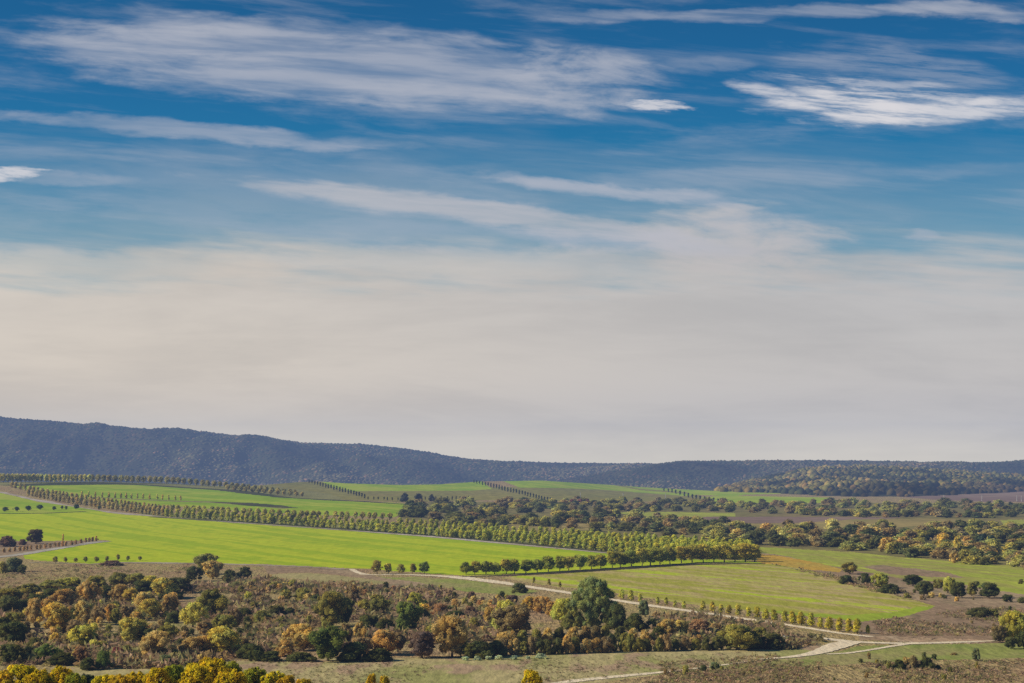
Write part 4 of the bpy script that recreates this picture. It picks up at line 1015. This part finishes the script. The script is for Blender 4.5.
tag(e, 'pale broken stone block beside dark bushes near the track fork', 'ruin')

# ------------------------------------------------------------------ labels
ORD = ['first', 'second', 'third', 'fourth', 'fifth', 'sixth', 'seventh', 'eighth', 'ninth', 'tenth', 'eleventh', 'twelfth', 'thirteenth', 'fourteenth', 'fifteenth', 'sixteenth',
       'seventeenth', 'eighteenth', 'nineteenth', 'twentieth', '21st', '22nd', '23rd', '24th', '25th', '26th', '27th', '28th', '29th', '30th', '31st', '32nd']
groups = {}
for t in PEND: groups.setdefault(t[1], []).append(t)
for lab, L in groups.items():
    L.sort(key=lambda t: t[2]); n = len(L)
    for i, (o, l, u, g, om, _) in enumerate(L):
        if n == 1: o['label'] = l
        elif n <= om:
            o['label'] = (('leftmost ' if i == 0 else 'rightmost ') + l) if n <= 3 and i in (0, n - 1) else (('middle ' + l) if n == 3 else f'{ORD[i]} {l}, from left')
        else: o['label'] = l
        if n > 1: o['group'] = g or l

# ------------------------------------------------------------------ haze in the valley air
def haze_box():
    bm = bmesh.new(); bmesh.ops.create_cube(bm, size=1)
    bmesh.ops.scale(bm, vec=(14000, 9600, 320), verts=bm.verts); bmesh.ops.translate(bm, vec=(0, 4300, 100), verts=bm.verts)
    me = bpy.data.meshes.new('haze'); bm.to_mesh(me); bm.free()
    m, nt, nd, ln = new_mat('haze'); g = N(nt)
    ab = g.add('ShaderNodeVolumeAbsorption'); ab.inputs['Color'].default_value = (0, 0, 0, 1); ab.inputs['Density'].default_value = HAZE
    em = g.add('ShaderNodeEmission'); em.inputs[0].default_value = (.20, .285, .50, 1); em.inputs[1].default_value = HAZE  # added glow stands in for daylight scattered by the haze
    s = g.add('ShaderNodeAddShader'); ln.new(ab.outputs[0], s.inputs[0]); ln.new(em.outputs[0], s.inputs[1])
    o = g.add('ShaderNodeOutputMaterial'); ln.new(s.outputs[0], o.inputs['Volume'])
    me.materials.append(m); o = obj('haze', me); tag(o, kind='structure'); return o
HAZE = 8.0e-5
haze_box()

# ------------------------------------------------------------------ sun, sky and clouds
SUN_EL, SUN_AZ = math.radians(31), math.radians(-98)        # azimuth measured from +Y, clockwise: sun stands left of the view
sd = (math.sin(SUN_AZ) * math.cos(SUN_EL), math.cos(SUN_AZ) * math.cos(SUN_EL), math.sin(SUN_EL))
sl = bpy.data.lights.new('sun', 'SUN'); sl.energy = 5.0; sl.angle = math.radians(.5); sl.color = (1, .90, .70)
so = bpy.data.objects.new('sun', sl); C.objects.link(so)
from mathutils import Vector
so.rotation_euler = Vector(sd).to_track_quat('Z', 'Y').to_euler(); so.location = (-300, 100, 300)

w = bpy.data.worlds.new('World'); bpy.context.scene.world = w; w.use_nodes = True
nt = w.node_tree; nt.nodes.clear(); g = N(nt)
sky = g.add('ShaderNodeTexSky', sky_type='NISHITA'); sky.sun_disc = False; sky.sun_elevation = SUN_EL; sky.sun_rotation = SUN_AZ; sky.altitude = 200; sky.air_density = 1.0; sky.dust_density = 1.0; sky.ozone_density = 2.5
tc = g.add('ShaderNodeTexCoord').outputs['Generated']
sep = g.add('ShaderNodeSeparateXYZ'); g.put(sep.inputs[0], tc)
ay = g.math('MAXIMUM', g.math('ABSOLUTE', sep.outputs[1]), .08)
u = g.math('MULTIPLY_ADD', g.math('DIVIDE', sep.outputs[0], ay), F, 512.0)       # bearing
h = g.math('MULTIPLY', g.math('DIVIDE', sep.outputs[2], ay), F)                  # height above the horizon
cmb = g.add('ShaderNodeCombineXYZ'); g.put(cmb.inputs[0], u); g.put(cmb.inputs[1], h)
uv = cmb.outputs[0]
def snoise(sx, sy, rot=0.0, detail=5, rough=.55, dist=0.0, seed=0.0):
    v = g.mapping(uv, rot, (sx, sy, 1)); a = g.add('ShaderNodeVectorMath', operation='ADD'); g.put(a.inputs[0], v); a.inputs[1].default_value = (seed, seed * .7, seed)
    return g.noise(a.outputs[0], 1, detail, rough, dist)
wob = g.math('MULTIPLY', g.math('SUBTRACT', snoise(.006, .016, 0, 3, .5, 0, 3), .5), 60)
wob2 = g.math('MULTIPLY', g.math('SUBTRACT', snoise(.02, .06, 0, 5, .6, 0, 9), .5), 26)
streak = snoise(.006, .07, math.radians(-4), 6, .58, .2, 5)
streak2 = snoise(.012, .14, math.radians(-5), 6, .68, .12, 15)
puff = snoise(.02, .05, 0, 6, .6, .5, 21)
warped_h = g.math('ADD', g.math('ADD', h, g.math('MULTIPLY', wob, .28)), g.math('MULTIPLY', wob2, .5))
warped_u = g.math('ADD', u, g.math('MULTIPLY', wob, 1.2))

def ell(cx, cy, hl, hw, ang, strength, edge=.9, tex=None, lo=.35, hi=.7, floor=.3, hh=None):
    """one cloud bank; cx, cy in the photograph's frame, ang = slope downwards to the right (degrees)"""
    cyh = 470 - cy
    a = math.radians(ang); ca, sa = math.cos(a), math.sin(a)
    du = g.math('SUBTRACT', warped_u, cx); dh = g.math('SUBTRACT', hh or warped_h, cyh)
    p = g.math('SUBTRACT', g.math('MULTIPLY', du, ca / hl), g.math('MULTIPLY', dh, sa / hl))
    q = g.math('ADD', g.math('MULTIPLY', du, sa / hw), g.math('MULTIPLY', dh, ca / hw))
    r2 = g.math('ADD', g.math('MULTIPLY', p, p), g.math('MULTIPLY', q, q))
    r2 = g.math('ADD', r2, g.math('MULTIPLY', RAG if tex is not None else RAG2, 1.0))
    d = g.ramp(r2, 1.0 + (1 - edge), max(0, 1 - edge * 1.0), 0.0, 1.0)
    d = g.math('MULTIPLY', d, strength)
    if tex is not None: d = g.math('MULTIPLY', d, g.ramp(tex, lo, hi, floor, 1.0))
    return d
white = None
RAG = g.math('MULTIPLY_ADD', snoise(.010, .045, math.radians(-5), 6, .6, .3, 31), 2.3, -1.15)
RAG2 = g.math('MULTIPLY_ADD', snoise(.03, .16, math.radians(-5), 5, .65, .2, 37), 2.4, -1.2)
def acc(total, d):
    if total is None: return d
    # 1-(1-a)(1-b)
    return g.math('SUBTRACT', 1.0, g.math('MULTIPLY', g.math('SUBTRACT', 1.0, total), g.math('SUBTRACT', 1.0, d)))
veil = None
for args in ((330, 58, 340, 46, 5, .66, .8, streak, .3, .65, .45), (180, 40, 170, 30, 5, .35, .95, streak, .3, .65, .35), (570, 72, 95, 40, 3, .5, .95, puff, .35, .6, .2), (430, 92, 120, 16, 4, .35, .9, streak, .3, .6, .3),
             (180, 128, 260, 12, 4.5, .55, .95, streak, .25, .6, .5), (800, 6, 300, 9, -1, .45, .95, streak, .3, .6, .2), (960, 4, 120, 9, 2, .5, .9, streak, .3, .6, .3),
             (480, 212, 280, 17, 7.5, .5, .95, streak, .3, .6, .4), (610, 190, 150, 11, 7, .7, .95, streak, .3, .6, .4), (745, 236, 120, 36, 2, .3, .95, puff, .3, .6, .5), (640, 240, 160, 14, 4, .4, .95, streak, .3, .6, .3),
             (330, 200, 330, 60, 5, .22, .99, streak, .3, .7, .5), (920, 236, 22, 8, -5, .38, .95, None), (900, 66, 130, 26, 8, .30, .95, streak2, .35, .6, .15), (780, 175, 260, 14, -2, .22, .95, streak, .3, .6, .3), (700, 60, 60, 14, -4, .2, .95, puff, .35, .6, .1), (60, 175, 90, 8, 2, .3, .95, streak, .3, .6, .3)):
    veil = acc(veil, ell(*args))
cir = g.math('MULTIPLY', g.ramp(snoise(.0035, .03, math.radians(-5), 8, .62, .4, 51), .46, .70), g.ramp(h, 170, 260, 0.0, .26))
veil = acc(veil, cir)
bright = None
for args in ((850, 101, 112, 23, 3, 1.0, .98, streak2, .36, .6, .15), (780, 92, 62, 9, 16, .75, .9, streak2, .3, .55, .3), (950, 108, 145, 15, -1.5, .95, .98, streak2, .33, .55, .4), (880, 86, 120, 12, 6, .5, .9, streak2, .4, .58, .1),
             (657, 102, 40, 6, 2, .9, 1.0, None), (0, 173, 50, 9, -4, .9, 1.0, None)):
    bright = acc(bright, g.math('MULTIPLY', ell(*args, hh=g.math('ADD', h, g.math('MULTIPLY', wob2, .45))), .88))
# low stratus veil filling the sky above the horizon
hz = g.math('ADD', g.math('ADD', h, g.math('MULTIPLY', wob, 1.3)), g.math('MULTIPLY', g.math('SUBTRACT', streak, .5), 90))
low = g.ramp(hz, 172, 240, 1.0, 0.0)                         # y about 290 .. 245
low2 = g.ramp(hz, 170, 350, .42, 0.0, False)                 # thin veil above it
low = acc(g.math('MULTIPLY', low, .82), low2)
low = acc(low, g.ramp(h, 60, 225, .8, 0.0))
for args in ((490, 212, 270, 14, 7.5, .5, .95, streak, .3, .6, .5), (735, 240, 120, 40, 3, .85, .98, puff, .25, .55, .55), (560, 262, 420, 22, 1, .6, .98, streak, .3, .6, .3), (110, 262, 240, 18, 3, .5, .98, streak, .3, .6, .3)):
    low = acc(low, ell(*args))
gamma = g.add('ShaderNodeGamma'); g.put(gamma.inputs[0], sky.outputs[0]); gamma.inputs[1].default_value = 1.0
blue = g.mix(1.0, gamma.outputs[0], g.mix(g.ramp(h, 440, 150, 0, 1), (.0, .58, .98), (.05, .76, .95)), 'MULTIPLY')
deep = g.ramp(h, 80, 470, 1.0, .62, False)
bs = g.add('ShaderNodeVectorMath', operation='SCALE'); g.put(bs.inputs[0], blue); g.put(bs.inputs[3], deep)
b0 = g.add('ShaderNodeBackground'); g.put(b0.inputs[0], bs.outputs[0]); b0.inputs[1].default_value = .1
hl = g.mix(g.ramp(h, 0, 190, 0, 1), (.86, .72, .50), (.74, .635, .51))
hr = g.mix(g.ramp(h, 0, 190, 0, 1), (.70, .62, .49), (.59, .54, .49))
hazecol = g.mix(g.ramp(u, 0, 950, 0, 1), hl, hr)
hazecol = g.mix(g.ramp(h, 0, 75, 1, 0), hazecol, (1.03, .89, .60))
hv = g.math('ADD', g.math('MULTIPLY', snoise(.0022, .009, math.radians(-3), 5, .6, .6, 61), .6), g.math('MULTIPLY', snoise(.004, .03, 0, 5, .6, .3, 71), .4))
hc = g.add('ShaderNodeVectorMath', operation='SCALE'); g.put(hc.inputs[0], hazecol); g.put(hc.inputs[3], g.ramp(hv, .36, .62, .93, 1.08)); hazecol = hc.outputs[0]
b1 = g.add('ShaderNodeBackground'); g.put(b1.inputs[0], hazecol); b1.inputs[1].default_value = 1
b2 = g.add('ShaderNodeBackground'); b2.inputs[0].default_value = (.50, .51, .56, 1); b2.inputs[1].default_value = 1
b3 = g.add('ShaderNodeBackground'); b3.inputs[0].default_value = (.74, .72, .73, 1); b3.inputs[1].default_value = 1
def mixs(f, a, b):
    m = g.add('ShaderNodeMixShader'); g.put(m.inputs[0], f); nt.links.new(a, m.inputs[1]); nt.links.new(b, m.inputs[2]); return m.outputs[0]
s_ = mixs(low, b0.outputs[0], b1.outputs[0]); s_ = mixs(veil, s_, b2.outputs[0]); s_ = mixs(bright, s_, b3.outputs[0])
o = g.add('ShaderNodeOutputWorld'); nt.links.new(s_, o.inputs[0])

# ------------------------------------------------------------------ camera
cam = bpy.data.cameras.new('camera'); cam.sensor_width = 36; cam.lens = 36 * F / 1024; cam.clip_start = .5; cam.clip_end = 60000
co = bpy.data.objects.new('camera', cam); C.objects.link(co); co.location = (0, 0, CAM_Z); co.rotation_euler = (math.pi / 2 + PITCH, 0, 0)
S = bpy.context.scene; S.camera = co
S.view_settings.view_transform = 'Standard'; S.view_settings.look = 'None'; S.view_settings.exposure = 0
S.cycles.max_bounces = 4; S.cycles.diffuse_bounces = 2; S.cycles.volume_bounces = 0; S.cycles.transmission_bounces = 2
S.cycles.use_denoising = False
